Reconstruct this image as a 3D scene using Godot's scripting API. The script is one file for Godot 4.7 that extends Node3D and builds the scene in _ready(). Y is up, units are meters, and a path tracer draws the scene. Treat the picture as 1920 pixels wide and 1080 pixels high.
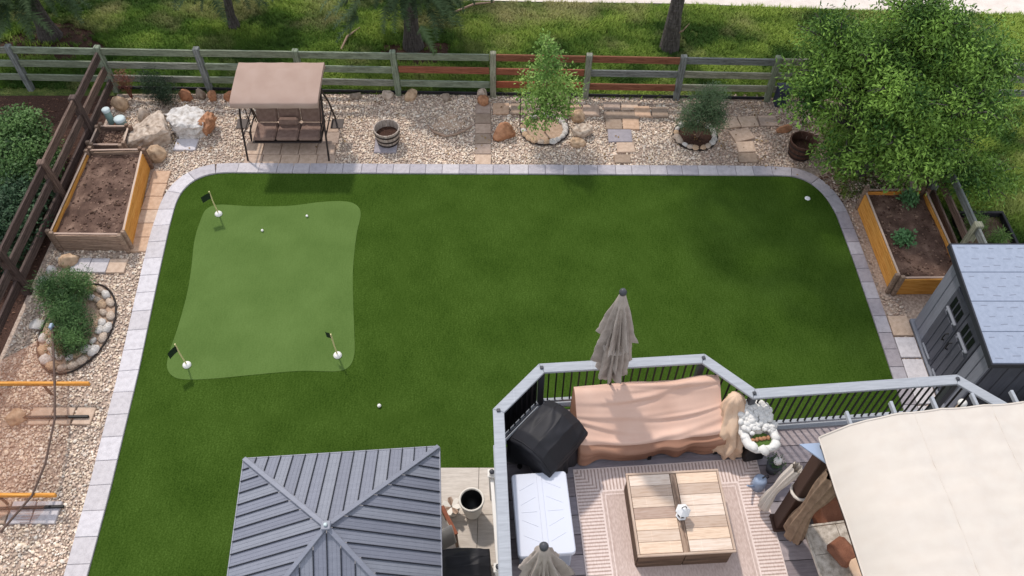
extends Node3D
# A fenced back garden with an artificial lawn and a putting green, seen from above a deck.
# Units are metres, y up; the lawn lies at y = 0 and the far fence stands at z = -17.

var rng := RandomNumberGenerator.new()
var names := {}
var M := {}
var TEX := {}
var LAWN := PackedVector2Array()
var EDGE := PackedVector2Array()
var KEEP := []          # areas without gravel: [kind, ...]
var LEAF := {}
var STONES := []
const O := Vector3(0, 3.2, -6)      # the deck's own origin
const TURN := 0.0698                # the house stands about four degrees askew to the garden

func _ready():
	rng.seed = 7
	camera_and_light()
	make_materials()
	make_leaves()
	ground()
	lawn()
	far_fence()
	side_fences()
	gravel_garden()
	trees_beyond()
	deck()
	gazebo()
	shed()
	pergola()
	swing()
	raised_beds()
	tree_rings()
	rocks()
	small_garden_things()
	deck_furniture()
	patio_things()
	netting()
	shrubs()
	big_tree()
	meadow()

func camera_and_light():
	var cam := Camera3D.new()
	cam.name = "camera"
	cam.position = Vector3(0, 14, 0)
	cam.rotation_degrees = Vector3(-52.5, 0, 0)
	cam.fov = 38.42
	cam.near = 0.1
	cam.far = 400
	add_child(cam)
	cam.make_current()
	var we := WorldEnvironment.new()
	we.name = "environment"
	var e := Environment.new()
	e.background_mode = Environment.BG_SKY
	var ps := ProceduralSkyMaterial.new()
	ps.sky_top_color = Color(0.725, 0.75, 0.80)
	ps.sky_horizon_color = Color(0.90, 0.89, 0.88)
	ps.sky_curve = 0.25
	ps.ground_bottom_color = Color(0.30, 0.30, 0.27)
	ps.ground_horizon_color = Color(0.6, 0.6, 0.58)
	var sk := Sky.new()
	sk.sky_material = ps
	e.sky = sk
	e.background_energy_multiplier = 1.32
	e.tonemap_mode = Environment.TONE_MAPPER_LINEAR
	e.tonemap_exposure = 1.23
	e.sdfgi_enabled = true
	e.ssao_enabled = true
	e.ssil_enabled = true
	we.environment = e
	add_child(we)
	var sun := DirectionalLight3D.new()
	sun.name = "sun"
	var el := deg_to_rad(52.0)
	var az := deg_to_rad(28.0)
	var d := Vector3(sin(az) * cos(el), -sin(el), cos(az) * cos(el))
	sun.look_at_from_position(Vector3(0, 30, 0), Vector3(0, 30, 0) + d, Vector3.UP)
	sun.light_energy = 0.72
	sun.light_color = Color(1.0, 0.962, 0.92)
	sun.light_angular_distance = 3.2
	sun.shadow_enabled = true
	add_child(sun)

# ---------------------------------------------------------------- naming

func numbered(n: String) -> String:
	var k: int = names.get(n, 0)
	names[n] = k + 1
	return n if k == 0 else "%s_%03d" % [n, k]

func thing(called: String, label: String, category: String, at := Vector3.ZERO, turn := 0.0, group := "") -> Node3D:
	var o := Node3D.new()
	o.name = numbered(called)
	add_child(o)
	o.position = at
	o.rotation.y = turn
	tag(o, label, category, group)
	return o

func tag(o: Node3D, label: String, category: String, group := ""):
	o.set_meta("label", label)
	o.set_meta("category", category)
	if group != "":
		o.set_meta("group", group)

func piece(called: String, mesh: Mesh, m: Material, parent: Node3D, xf := Transform3D.IDENTITY, label := "") -> MeshInstance3D:
	var o := MeshInstance3D.new()
	o.name = called
	o.mesh = mesh
	if mesh is PrimitiveMesh or mesh.get_surface_count() > 0:
		o.material_override = m
	parent.add_child(o, true)
	o.transform = xf
	if label != "":
		o.set_meta("label", label)
	return o

func part(called: String, st: SurfaceTool, m: Material, parent: Node3D, xf := Transform3D.IDENTITY, label := "") -> MeshInstance3D:
	return piece(called, fin(st), m, parent, xf, label)

func struct(called: String, st: SurfaceTool, m: Material) -> MeshInstance3D:
	var o := piece(numbered(called), fin(st), m, self)
	o.set_meta("kind", "structure")
	return o

func setting(called: String) -> Node3D:
	var o := Node3D.new()
	o.name = numbered(called)
	add_child(o)
	o.set_meta("kind", "structure")
	return o

func single(called: String, st: SurfaceTool, m: Material, label: String, category: String, at := Vector3.ZERO, turn := 0.0, group := "") -> MeshInstance3D:
	var o := piece(numbered(called), fin(st), m, self, Transform3D(Basis(Vector3.UP, turn), at))
	tag(o, label, category, group)
	return o

func grown(called: String, mesh: ArrayMesh, m: Material, xs: Array, cols: Array, parent: Node3D) -> MeshInstance3D:
	# many small leaves of one plant as one mesh, each leaf cluster with a tone of its own
	var arr := mesh.surface_get_arrays(0)
	var v: PackedVector3Array = arr[Mesh.ARRAY_VERTEX]
	var n: PackedVector3Array = arr[Mesh.ARRAY_NORMAL]
	var V := PackedVector3Array()
	var N := PackedVector3Array()
	var C := PackedColorArray()
	var one := PackedColorArray()
	one.resize(v.size())
	for i in xs.size():
		var x: Transform3D = xs[i]
		V.append_array(x * v)
		N.append_array(Transform3D(x.basis.orthonormalized(), Vector3.ZERO) * n)
		one.fill(cols[i])
		C.append_array(one)
	var a := []
	a.resize(Mesh.ARRAY_MAX)
	a[Mesh.ARRAY_VERTEX] = V
	a[Mesh.ARRAY_NORMAL] = N
	a[Mesh.ARRAY_COLOR] = C
	var am := ArrayMesh.new()
	am.add_surface_from_arrays(Mesh.PRIMITIVE_TRIANGLES, a)
	return piece(called, am, m, parent)

func scatter(called: String, mesh: Mesh, m: Material, xs: Array, cols: Array, parent: Node3D, stuff := false) -> MultiMeshInstance3D:
	var mm := MultiMesh.new()
	mm.transform_format = MultiMesh.TRANSFORM_3D
	mm.use_colors = true
	mm.mesh = mesh
	mm.instance_count = xs.size()
	for i in xs.size():
		mm.set_instance_transform(i, xs[i])
		mm.set_instance_color(i, cols[i])
	var o := MultiMeshInstance3D.new()
	o.name = called if parent != self else numbered(called)
	o.multimesh = mm
	o.material_override = m
	parent.add_child(o, true)
	if stuff:
		o.set_meta("kind", "stuff")
	return o

# ---------------------------------------------------------------- shapes

func S() -> SurfaceTool:
	var st := SurfaceTool.new()
	st.begin(Mesh.PRIMITIVE_TRIANGLES)
	st.set_smooth_group(-1)
	return st

func fin(st: SurfaceTool) -> ArrayMesh:
	st.generate_normals()
	return st.commit()

func smooth(st: SurfaceTool, on := true):
	st.set_smooth_group(0 if on else -1)

func tri(st: SurfaceTool, a: Vector3, b: Vector3, c: Vector3):      # counter-clockwise seen from outside
	st.add_vertex(a)
	st.add_vertex(c)
	st.add_vertex(b)

func quad(st: SurfaceTool, a: Vector3, b: Vector3, c: Vector3, d: Vector3):
	tri(st, a, b, c)
	tri(st, a, c, d)

func oquad(st: SurfaceTool, a: Vector3, b: Vector3, c: Vector3, d: Vector3, out: Vector3):
	if (b - a).cross(c - a).dot(out) < 0.0:
		quad(st, d, c, b, a)
	else:
		quad(st, a, b, c, d)

func box(st: SurfaceTool, c: Vector3, size: Vector3, bev := 0.0, bs := Basis.IDENTITY):
	var h := size * 0.5
	smooth(st, false)
	if bev <= 0.0:
		for ax in 3:
			for s in [-1.0, 1.0]:
				var n := Vector3.ZERO
				n[ax] = s
				var u := Vector3.ZERO
				u[(ax + 1) % 3] = 1.0
				var v := Vector3.ZERO
				v[(ax + 2) % 3] = 1.0
				var f := n * h
				oquad(st, c + bs * (f - u * h - v * h), c + bs * (f + u * h - v * h), c + bs * (f + u * h + v * h), c + bs * (f - u * h + v * h), bs * n)
		return
	bev = minf(bev, minf(h.x, minf(h.y, h.z)) * 0.98)
	var k := func(s: Vector3, ax: int) -> Vector3:
		var q := (h - Vector3.ONE * bev) * s
		q[ax] = h[ax] * s[ax]
		return c + bs * q
	for ax in 3:
		var a1 := (ax + 1) % 3
		var a2 := (ax + 2) % 3
		for s in [-1.0, 1.0]:
			var e: Array[Vector3] = []
			for w in [[-1.0, -1.0], [1.0, -1.0], [1.0, 1.0], [-1.0, 1.0]]:
				var sg := Vector3.ZERO
				sg[ax] = s
				sg[a1] = w[0]
				sg[a2] = w[1]
				e.append(k.call(sg, ax))
			var n := Vector3.ZERO
			n[ax] = s
			oquad(st, e[0], e[1], e[2], e[3], bs * n)
		for s1 in [-1.0, 1.0]:
			for s2 in [-1.0, 1.0]:
				var lo := Vector3.ZERO
				lo[ax] = -1.0
				lo[a1] = s1
				lo[a2] = s2
				var hi := lo
				hi[ax] = 1.0
				var n := Vector3.ZERO
				n[a1] = s1
				n[a2] = s2
				oquad(st, k.call(lo, a1), k.call(hi, a1), k.call(hi, a2), k.call(lo, a2), bs * n)
	for sx in [-1.0, 1.0]:
		for sy in [-1.0, 1.0]:
			for sz in [-1.0, 1.0]:
				var sg := Vector3(sx, sy, sz)
				var a: Vector3 = k.call(sg, 0)
				var b: Vector3 = k.call(sg, 1)
				var d: Vector3 = k.call(sg, 2)
				if (b - a).cross(d - a).dot(bs * sg) < 0.0:
					tri(st, a, d, b)
				else:
					tri(st, a, b, d)

func bar(st: SurfaceTool, a: Vector3, b: Vector3, w: float, t: float, bev := 0.0, up := Vector3.UP):
	# a square bar from a to b: w across, t along up
	var x := (b - a).normalized()
	var z := x.cross(up).normalized()
	if z.length() < 0.5:
		z = x.cross(Vector3.RIGHT).normalized()
	var y := z.cross(x).normalized()
	box(st, (a + b) * 0.5, Vector3((b - a).length(), t, w), bev, Basis(x, y, z))

func bar_xf(a: Vector3, b: Vector3, up := Vector3.UP) -> Transform3D:
	var x := (b - a).normalized()
	var z := x.cross(up).normalized()
	if z.length() < 0.5:
		z = x.cross(Vector3.RIGHT).normalized()
	return Transform3D(Basis(x, z.cross(x).normalized(), z), (a + b) * 0.5)

func board(called: String, a: Vector3, b: Vector3, w: float, t: float, m: Material, parent: Node3D, bev := 0.006, up := Vector3.UP, label := "") -> MeshInstance3D:
	# a board whose own x axis (and grain) runs from a to b
	var st := S()
	box(st, Vector3.ZERO, Vector3((b - a).length(), t, w), bev)
	return part(called, st, m, parent, bar_xf(a, b, up), label)

func tube(st: SurfaceTool, pts: Array, r, sides := 8, caps := true):
	# r: a number, or one radius per point
	smooth(st)
	var rings := []
	var up := Vector3.UP
	for i in pts.size():
		var p: Vector3 = pts[i]
		var t: Vector3 = (pts[mini(i + 1, pts.size() - 1)] - pts[maxi(i - 1, 0)]).normalized()
		if absf(t.dot(up)) > 0.95:
			up = Vector3.RIGHT
		var x := t.cross(up).normalized()
		var y := x.cross(t).normalized()
		up = y
		var rr: float = r[i] if r is Array else r
		var ring: Array[Vector3] = []
		for k in sides:
			var a := TAU * k / sides
			ring.append(p + (x * cos(a) + y * sin(a)) * rr)
		rings.append(ring)
	for i in rings.size() - 1:
		for k in sides:
			var k2 := (k + 1) % sides
			quad(st, rings[i][k], rings[i + 1][k], rings[i + 1][k2], rings[i][k2])
	if caps:
		smooth(st, false)
		for k in range(1, sides - 1):
			tri(st, rings[0][0], rings[0][k], rings[0][k + 1])
			var l: Array = rings[-1]
			tri(st, l[0], l[k + 1], l[k])
		smooth(st)

func lathe(st: SurfaceTool, prof: Array, segs := 16, c := Vector3.ZERO, hard := false, wob := 0.0):
	# prof: Vector2(radius, y) from the bottom outside upwards
	smooth(st, not hard)
	for i in prof.size() - 1:
		for k in segs:
			var a0 := TAU * k / segs
			var a1 := TAU * (k + 1) / segs
			var p: Vector2 = prof[i]
			var q: Vector2 = prof[i + 1]
			var w0 := 1.0 + wob * sin(a0 * 3.0 + p.y * 9.0)
			var w1 := 1.0 + wob * sin(a1 * 3.0 + p.y * 9.0)
			var A := c + Vector3(cos(a0) * p.x * w0, p.y, sin(a0) * p.x * w0)
			var B := c + Vector3(cos(a1) * p.x * w1, p.y, sin(a1) * p.x * w1)
			var D := c + Vector3(cos(a0) * q.x * w0, q.y, sin(a0) * q.x * w0)
			var E := c + Vector3(cos(a1) * q.x * w1, q.y, sin(a1) * q.x * w1)
			if p.x < 1e-5:
				tri(st, A, D, E)
			elif q.x < 1e-5:
				tri(st, A, D, B)
			else:
				quad(st, A, D, E, B)

func sheet(st: SurfaceTool, poly: PackedVector2Array, y: float):
	# a flat polygon facing up; points are (x, z)
	smooth(st, false)
	var ix := Geometry2D.triangulate_polygon(poly)
	for i in range(0, ix.size(), 3):
		var a := poly[ix[i]]
		var b := poly[ix[i + 1]]
		var c := poly[ix[i + 2]]
		var A := Vector3(a.x, y, a.y)
		var B := Vector3(b.x, y, b.y)
		var C := Vector3(c.x, y, c.y)
		if (B - A).cross(C - A).y < 0.0:
			tri(st, A, C, B)
		else:
			tri(st, A, B, C)

func prism(st: SurfaceTool, poly: PackedVector2Array, y0: float, y1: float, bev := 0.0):
	# a slab over a polygon (x, z), its upper edge chamfered by bev
	var top := poly
	if bev > 0.0:
		var off := Geometry2D.offset_polygon(poly, -bev, Geometry2D.JOIN_MITER)
		if off.size() == 1 and off[0].size() == poly.size():
			var o2: PackedVector2Array = off[0]
			var best := 0
			for i in o2.size():
				if o2[i].distance_to(poly[0]) < o2[best].distance_to(poly[0]):
					best = i
			top = PackedVector2Array()
			for i in o2.size():
				top.append(o2[(best + i) % o2.size()])
			if top[1].distance_to(poly[1]) > bev * 4.0:
				top = poly
	sheet(st, top, y1)
	var cen := Vector2.ZERO
	for p in poly:
		cen += p / poly.size()
	var cw := Geometry2D.is_polygon_clockwise(poly)
	for i in poly.size():
		var j := (i + 1) % poly.size()
		var e := poly[j] - poly[i]
		var n := Vector3(-e.y, 0, e.x)
		var out := -n if cw else n
		out = Vector3(e.y, 0, -e.x) if not cw else Vector3(-e.y, 0, e.x)
		var ym := y1 - bev if top != poly else y1
		oquad(st, Vector3(poly[i].x, y0, poly[i].y), Vector3(poly[j].x, y0, poly[j].y), Vector3(poly[j].x, ym, poly[j].y), Vector3(poly[i].x, ym, poly[i].y), out)
		if top != poly:
			oquad(st, Vector3(poly[i].x, ym, poly[i].y), Vector3(poly[j].x, ym, poly[j].y), Vector3(top[j].x, y1, top[j].y), Vector3(top[i].x, y1, top[i].y), out + Vector3.UP * e.length())

func rect(x0: float, z0: float, x1: float, z1: float) -> PackedVector2Array:
	return PackedVector2Array([Vector2(x0, z0), Vector2(x1, z0), Vector2(x1, z1), Vector2(x0, z1)])

func grid(st: SurfaceTool, rows: Array, flat := false):
	# rows of points; the outer side is (along the row) x (to the next row)
	smooth(st, not flat)
	for i in rows.size() - 1:
		for j in rows[i].size() - 1:
			quad(st, rows[i][j], rows[i][j + 1], rows[i + 1][j + 1], rows[i + 1][j])

func ball(st: SurfaceTool, c: Vector3, r: Vector3, n := 3, rough := 0.0, sd := 0, flat := false, cut := 0):
	# a cube-sphere of n x n squares a side, pushed in and out by noise, optionally with planes cut off
	smooth(st, not flat)
	var nz := FastNoiseLite.new()
	nz.seed = sd
	nz.frequency = 0.9
	var rg := RandomNumberGenerator.new()
	rg.seed = sd * 31 + 5
	var cuts := []
	for i in cut:
		cuts.append([Vector3(rg.randf_range(-1, 1), rg.randf_range(-0.5, 1), rg.randf_range(-1, 1)).normalized(), rg.randf_range(0.55, 0.85)])
	var at := func(d: Vector3) -> Vector3:
		d = d.normalized()
		var q := d * (1.0 + rough * (nz.get_noise_3dv(d * 1.6) * 1.4 + 0.5 * nz.get_noise_3dv(d * 4.5)))
		for cu in cuts:
			var over: float = q.dot(cu[0]) - cu[1]
			if over > 0.0:
				q -= cu[0] * over * 0.92
		return c + q * r
	for ax in 3:
		for s in [-1.0, 1.0]:
			for i in n:
				for j in n:
					var v := []
					for w in [[0, 0], [1, 0], [1, 1], [0, 1]]:
						var d := Vector3.ZERO
						d[ax] = s
						d[(ax + 1) % 3] = tan((2.0 * (i + w[0]) / n - 1.0) * PI / 4.0)
						d[(ax + 2) % 3] = tan((2.0 * (j + w[1]) / n - 1.0) * PI / 4.0)
						v.append(at.call(d))
					oquad(st, v[0], v[1], v[2], v[3], (v[0] + v[2]) * 0.5 - c)

func L(p: Vector3) -> Vector3:      # from the deck's own axes to the garden's
	return O + Basis(Vector3.UP, TURN) * p

func onto_deck(n: Node3D, p: Vector3, turn := 0.0):
	n.position = L(p)
	n.rotation.y = TURN + turn

# ---------------------------------------------------------------- materials

func lin(r: float, g: float, b: float) -> Color:
	return Color(r / 255.0, g / 255.0, b / 255.0).srgb_to_linear()

func noise_bytes(sd: int, w: int, h: int, freq: float, oct: int, cell := false) -> PackedByteArray:
	var n := FastNoiseLite.new()
	n.seed = sd
	n.frequency = freq
	n.noise_type = FastNoiseLite.TYPE_CELLULAR if cell else FastNoiseLite.TYPE_SIMPLEX_SMOOTH
	n.fractal_octaves = oct
	n.fractal_type = FastNoiseLite.FRACTAL_FBM
	if cell:
		n.cellular_return_type = FastNoiseLite.RETURN_CELL_VALUE
		n.fractal_type = FastNoiseLite.FRACTAL_NONE
	var im := n.get_seamless_image(w, h)
	im.convert(Image.FORMAT_L8)
	return im.get_data()

func lut(cols: Array) -> PackedByteArray:
	var out := PackedByteArray()
	out.resize(256 * 3)
	for i in 256:
		var t := i / 255.0 * (cols.size() - 1)
		var k := mini(int(t), cols.size() - 2)
		var f := t - k
		for c in 3:
			out[i * 3 + c] = int(clampf(lerpf(cols[k][c], cols[k + 1][c], f), 0, 255))
	return out

func texture(key: String, cols: Array, o: Dictionary) -> Array:
	# two layers of noise, coarse and fine, mapped through a row of colours: [albedo, normal map]
	if TEX.has(key):
		return TEX[key]
	var n: int = o.get("size", 256)
	var sx: int = o.get("stretch", 1)          # grain along u
	var sd: int = hash(key) % 1000
	var w := n / sx
	var a := noise_bytes(sd, w, n, o.get("freq", 0.02), o.get("oct", 4), o.get("cell", false))
	var b := noise_bytes(sd + 77, w, n, o.get("fine", 0.2), 2)
	var mixf: float = o.get("mix", 0.35)
	var streak: float = o.get("streak", 0.0)      # pile that lies one way: short strokes along v
	var sb := PackedByteArray()
	if streak > 0.0:
		var si := Image.create_from_data(n, n / 8, false, Image.FORMAT_L8, noise_bytes(sd + 5, n, n / 8, 0.13, 2))
		si.resize(n, n, Image.INTERPOLATE_CUBIC)
		sb = si.get_data()
	var gain: float = o.get("gain", 1.3)
	var ramp := lut(cols)
	var rgb := PackedByteArray()
	rgb.resize(w * n * 3)
	var grey := PackedByteArray()
	grey.resize(w * n)
	for i in w * n:
		var v := clampi(int(((a[i] * (1.0 - mixf) + b[i] * mixf) - 128.0) * gain + 128.0), 0, 255)
		if streak > 0.0:
			v = clampi(v + int((sb[i] - 128) * streak), 0, 255)
		grey[i] = v
		v *= 3
		rgb[i * 3] = ramp[v]
		rgb[i * 3 + 1] = ramp[v + 1]
		rgb[i * 3 + 2] = ramp[v + 2]
	var im := Image.create_from_data(w, n, false, Image.FORMAT_RGB8, rgb)
	var nm: Image = null
	if o.get("bump", 0.0) > 0.0:
		var gi := Image.create_from_data(w, n, false, Image.FORMAT_L8, grey)
		if sx > 1:
			gi.resize(n, n, Image.INTERPOLATE_CUBIC)
		gi.convert(Image.FORMAT_RGBA8)
		gi.bump_map_to_normal_map(o.bump)
		nm = gi
	if sx > 1:
		im.resize(n, n, Image.INTERPOLATE_CUBIC)
	if o.get("upright", false):
		im.rotate_90(CLOCKWISE)
	TEX[key] = [ImageTexture.create_from_image(im), ImageTexture.create_from_image(nm) if nm else null]
	return TEX[key]

func mat(key: String, cols: Array, o := {}) -> StandardMaterial3D:
	var t := texture(o.get("tex", key), cols, o)
	var m := StandardMaterial3D.new()
	m.albedo_texture = t[0]
	if t[1] != null:
		m.normal_enabled = true
		m.normal_texture = t[1]
		m.normal_scale = o.get("nscale", 1.0)
	m.roughness = o.get("rough", 0.85)
	m.metallic = o.get("metal", 0.0)
	m.metallic_specular = o.get("spec", 0.4)
	m.uv1_triplanar = true
	m.uv1_world_triplanar = o.get("world", false)
	var s: float = o.get("scale", 1.0)
	m.uv1_scale = Vector3(s, s, s)
	M[key] = m
	return m

func tints(key: String, list: Array):
	# siblings of a material with another tint and another stretch of its grain
	var base: StandardMaterial3D = M[key]
	var out := [base]
	for i in list.size():
		var m: StandardMaterial3D = base.duplicate()
		m.albedo_color = list[i]
		m.uv1_offset = Vector3(0.37 * (i + 1), 0.61 * (i + 1), 0.23 * (i + 1))
		out.append(m)
	M[key + "s"] = out

func plain(key: String, r: float, g: float, b: float, rough := 0.6, metal := 0.0) -> StandardMaterial3D:
	var m := StandardMaterial3D.new()
	m.albedo_color = Color(r / 255.0, g / 255.0, b / 255.0)
	m.roughness = rough
	m.metallic = metal
	m.metallic_specular = 0.4
	M[key] = m
	return m

func leafy(key: String, rough := 0.55, back := 0.35) -> StandardMaterial3D:
	var m := StandardMaterial3D.new()
	m.vertex_color_use_as_albedo = true
	m.roughness = rough
	m.metallic_specular = 0.3
	m.cull_mode = BaseMaterial3D.CULL_DISABLED
	if back > 0.0:
		m.backlight_enabled = true
		m.backlight = Color(back * 0.7, back, back * 0.3)
	M[key] = m
	return m

func pick(list: Array):
	return list[rng.randi() % list.size()]

func make_materials():
	mat("turf", [[42, 63, 18], [53, 75, 24], [61, 83, 30], [71, 95, 38]], {"size": 1024, "freq": 0.004, "oct": 5, "fine": 0.12, "mix": 0.66, "gain": 1.4, "streak": 0.4, "scale": 0.19, "world": true, "rough": 0.95, "spec": 0.1})
	mat("green", [[78, 101, 50], [87, 110, 57], [95, 118, 64]], {"size": 1024, "freq": 0.004, "oct": 5, "fine": 0.11, "mix": 0.45, "gain": 1.2, "streak": 0.3, "scale": 0.19, "world": true, "rough": 0.95, "spec": 0.1})
	mat("gravel_base", [[132, 114, 102], [166, 146, 132], [194, 174, 158], [212, 194, 178]], {"size": 512, "freq": 0.05, "fine": 0.3, "mix": 0.5, "gain": 1.7, "scale": 0.5, "world": true, "bump": 4.0})
	mat("meadow_ground", [[40, 52, 22], [62, 78, 30], [88, 102, 44], [128, 126, 78]], {"size": 512, "freq": 0.02, "oct": 5, "fine": 0.3, "mix": 0.4, "gain": 1.5, "scale": 0.13, "world": true, "bump": 4.0})
	mat("mulch", [[38, 24, 18], [62, 40, 31], [86, 58, 46], [108, 80, 66]], {"size": 512, "freq": 0.08, "oct": 3, "fine": 0.35, "mix": 0.5, "gain": 1.6, "scale": 0.6, "world": true, "bump": 6.0})
	mat("soil", [[64, 46, 38], [90, 68, 58], [112, 88, 76], [150, 124, 108]], {"size": 512, "freq": 0.008, "oct": 6, "fine": 0.25, "mix": 0.4, "gain": 1.7, "scale": 0.4, "world": true, "bump": 6.0})
	mat("sand", [[152, 126, 106], [182, 156, 134], [204, 180, 160]], {"freq": 0.04, "oct": 4, "mix": 0.5, "gain": 1.3, "scale": 0.8, "world": true, "bump": 4.0})
	mat("road", [[206, 196, 188], [218, 208, 200], [226, 217, 210]], {"freq": 0.03, "mix": 0.4, "scale": 0.3, "world": true})
	mat("paver", [[184, 180, 184], [204, 200, 204], [214, 210, 214]], {"freq": 0.03, "oct": 4, "mix": 0.4, "gain": 1.2, "scale": 0.9, "world": true, "bump": 2.0})
	tints("paver", [Color(0.95, 0.945, 0.94), Color(0.89, 0.885, 0.89), Color(0.84, 0.835, 0.85), Color(0.77, 0.755, 0.77)])
	mat("tan_paver", [[176, 152, 132], [196, 172, 152], [212, 190, 170]], {"freq": 0.03, "oct": 4, "mix": 0.4, "gain": 1.2, "scale": 0.9, "world": true, "bump": 2.0})
	tints("tan_paver", [Color(0.94, 0.94, 0.95), Color(0.86, 0.87, 0.9), Color(0.8, 0.8, 0.8), Color(1, 0.96, 0.92)])
	mat("rock", [[124, 108, 95], [170, 152, 136], [200, 184, 168], [220, 208, 195]], {"size": 512, "freq": 0.012, "oct": 6, "fine": 0.3, "mix": 0.3, "gain": 1.5, "scale": 1.0, "bump": 3.0})
	tints("rock", [Color(0.9, 0.88, 0.86), Color(0.92, 0.74, 0.62), Color(0.78, 0.77, 0.76), Color(1.0, 0.94, 0.86), Color(0.86, 0.66, 0.54)])
	mat("white_rock", [[140, 130, 120], [188, 182, 176], [214, 210, 206], [226, 223, 220]], {"size": 512, "freq": 0.012, "oct": 6, "fine": 0.3, "mix": 0.3, "gain": 1.5, "scale": 0.9, "bump": 3.0})
	mat("pebble_white", [[206, 204, 200], [222, 221, 218], [232, 231, 229]], {"freq": 0.05, "mix": 0.4, "scale": 2.0})
	mat("grey_wood", [[78, 80, 70], [116, 119, 107], [146, 149, 137], [170, 173, 163]], {"size": 512, "stretch": 16, "freq": 0.05, "oct": 4, "fine": 0.3, "mix": 0.5, "gain": 1.3, "scale": 0.9, "bump": 3.0})
	tints("grey_wood", [Color(0.95, 1.0, 0.95), Color(0.88, 0.89, 0.96), Color(1.08, 1.06, 1.02), Color(0.92, 0.96, 0.9)])
	mat("red_wood", [[92, 52, 38], [128, 76, 56], [150, 94, 72], [166, 112, 88]], {"size": 512, "stretch": 16, "freq": 0.05, "oct": 4, "fine": 0.3, "mix": 0.5, "scale": 0.9, "bump": 2.0})
	tints("red_wood", [Color(0.9, 0.95, 0.95), Color(1.0, 0.9, 0.85)])
	mat("brown_wood", [[48, 38, 34], [78, 64, 58], [106, 90, 82], [134, 116, 106]], {"size": 512, "stretch": 16, "freq": 0.05, "oct": 4, "fine": 0.3, "mix": 0.5, "gain": 1.3, "scale": 0.9, "bump": 3.0})
	tints("brown_wood", [Color(0.9, 0.9, 0.92), Color(1.12, 1.1, 1.08), Color(0.82, 0.8, 0.82)])
	mat("new_wood", [[176, 112, 42], [204, 140, 62], [218, 158, 80], [228, 176, 102]], {"size": 512, "stretch": 16, "freq": 0.04, "oct": 3, "fine": 0.25, "mix": 0.4, "scale": 0.9})
	tints("new_wood", [Color(0.95, 0.96, 0.96), Color(1.0, 0.95, 0.9)])
	mat("old_wood", [[96, 78, 66], [134, 112, 96], [166, 142, 124], [190, 168, 150]], {"size": 512, "stretch": 16, "freq": 0.05, "oct": 4, "fine": 0.3, "mix": 0.5, "gain": 1.3, "scale": 0.9, "bump": 2.0})
	tints("old_wood", [Color(0.9, 0.9, 0.9), Color(0.8, 0.76, 0.74)])
	mat("deck_wood", [[132, 125, 128], [152, 145, 149], [166, 159, 162]], {"size": 512, "stretch": 16, "freq": 0.05, "oct": 4, "fine": 0.3, "mix": 0.5, "scale": 0.9, "bump": 2.0})
	tints("deck_wood", [Color(0.94, 0.94, 0.96), Color(1.06, 1.04, 1.03), Color(0.9, 0.88, 0.88)])
	mat("pale_plank", [[200, 176, 158], [220, 202, 186], [230, 216, 204]], {"size": 512, "stretch": 16, "freq": 0.05, "oct": 4, "fine": 0.2, "mix": 0.45, "gain": 1.4, "scale": 1.2})
	tints("pale_plank", [Color(0.86, 0.83, 0.81), Color(0.94, 0.92, 0.9), Color(0.8, 0.76, 0.75), Color(1.0, 0.97, 0.93)])
	mat("table_frame", [[70, 54, 44], [98, 78, 64], [120, 98, 82]], {"size": 256, "stretch": 16, "freq": 0.05, "scale": 1.0})
	mat("rail_grey", [[148, 153, 161], [162, 167, 175], [172, 177, 185]], {"size": 512, "stretch": 16, "freq": 0.05, "oct": 3, "mix": 0.4, "scale": 0.9, "rough": 0.6})
	mat("roof_metal", [[118, 122, 135], [127, 131, 144], [136, 140, 153]], {"size": 512, "stretch": 16, "freq": 0.05, "oct": 4, "fine": 0.3, "mix": 0.5, "gain": 1.5, "scale": 0.8, "rough": 0.5, "spec": 0.5})
	tints("roof_metal", [Color(0.97, 0.97, 0.98), Color(1.03, 1.03, 1.02), Color(0.94, 0.94, 0.95)])
	mat("shed_roof", [[140, 150, 169], [149, 159, 178], [156, 166, 185]], {"freq": 0.04, "oct": 3, "mix": 0.4, "scale": 0.8, "rough": 0.75})
	mat("shed_wall", [[112, 115, 126], [122, 125, 136], [130, 133, 144]], {"size": 256, "stretch": 16, "freq": 0.05, "mix": 0.5, "scale": 1.0, "upright": true, "rough": 0.6})
	mat("shed_door", [[66, 68, 78], [74, 76, 86], [82, 84, 94]], {"size": 256, "stretch": 16, "freq": 0.05, "mix": 0.5, "scale": 1.0, "upright": true, "rough": 0.6})
	mat("cover_tan", [[208, 171, 152], [216, 181, 163], [223, 191, 174]], {"size": 512, "freq": 0.006, "oct": 4, "fine": 0.35, "mix": 0.25, "scale": 0.5, "rough": 0.7})
	mat("cover_skirt", [[146, 106, 86], [158, 118, 97], [168, 129, 108]], {"size": 512, "freq": 0.006, "oct": 4, "fine": 0.35, "mix": 0.25, "scale": 0.5, "rough": 0.7})  # the cover's tan darkened: shade painted into its front and ends
	mat("cover_buff", [[202, 170, 142], [213, 184, 158], [222, 196, 172]], {"freq": 0.015, "oct": 4, "fine": 0.35, "mix": 0.25, "scale": 0.8, "rough": 0.75})
	mat("cover_black", [[26, 26, 30], [34, 34, 39], [42, 42, 48]], {"freq": 0.015, "oct": 4, "fine": 0.35, "mix": 0.3, "scale": 0.8, "rough": 0.6})
	mat("canopy_cream", [[200, 191, 181], [203, 195, 186], [206, 199, 190]], {"size": 512, "freq": 0.02, "oct": 4, "fine": 0.4, "mix": 0.25, "scale": 0.5, "rough": 0.85})
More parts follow.
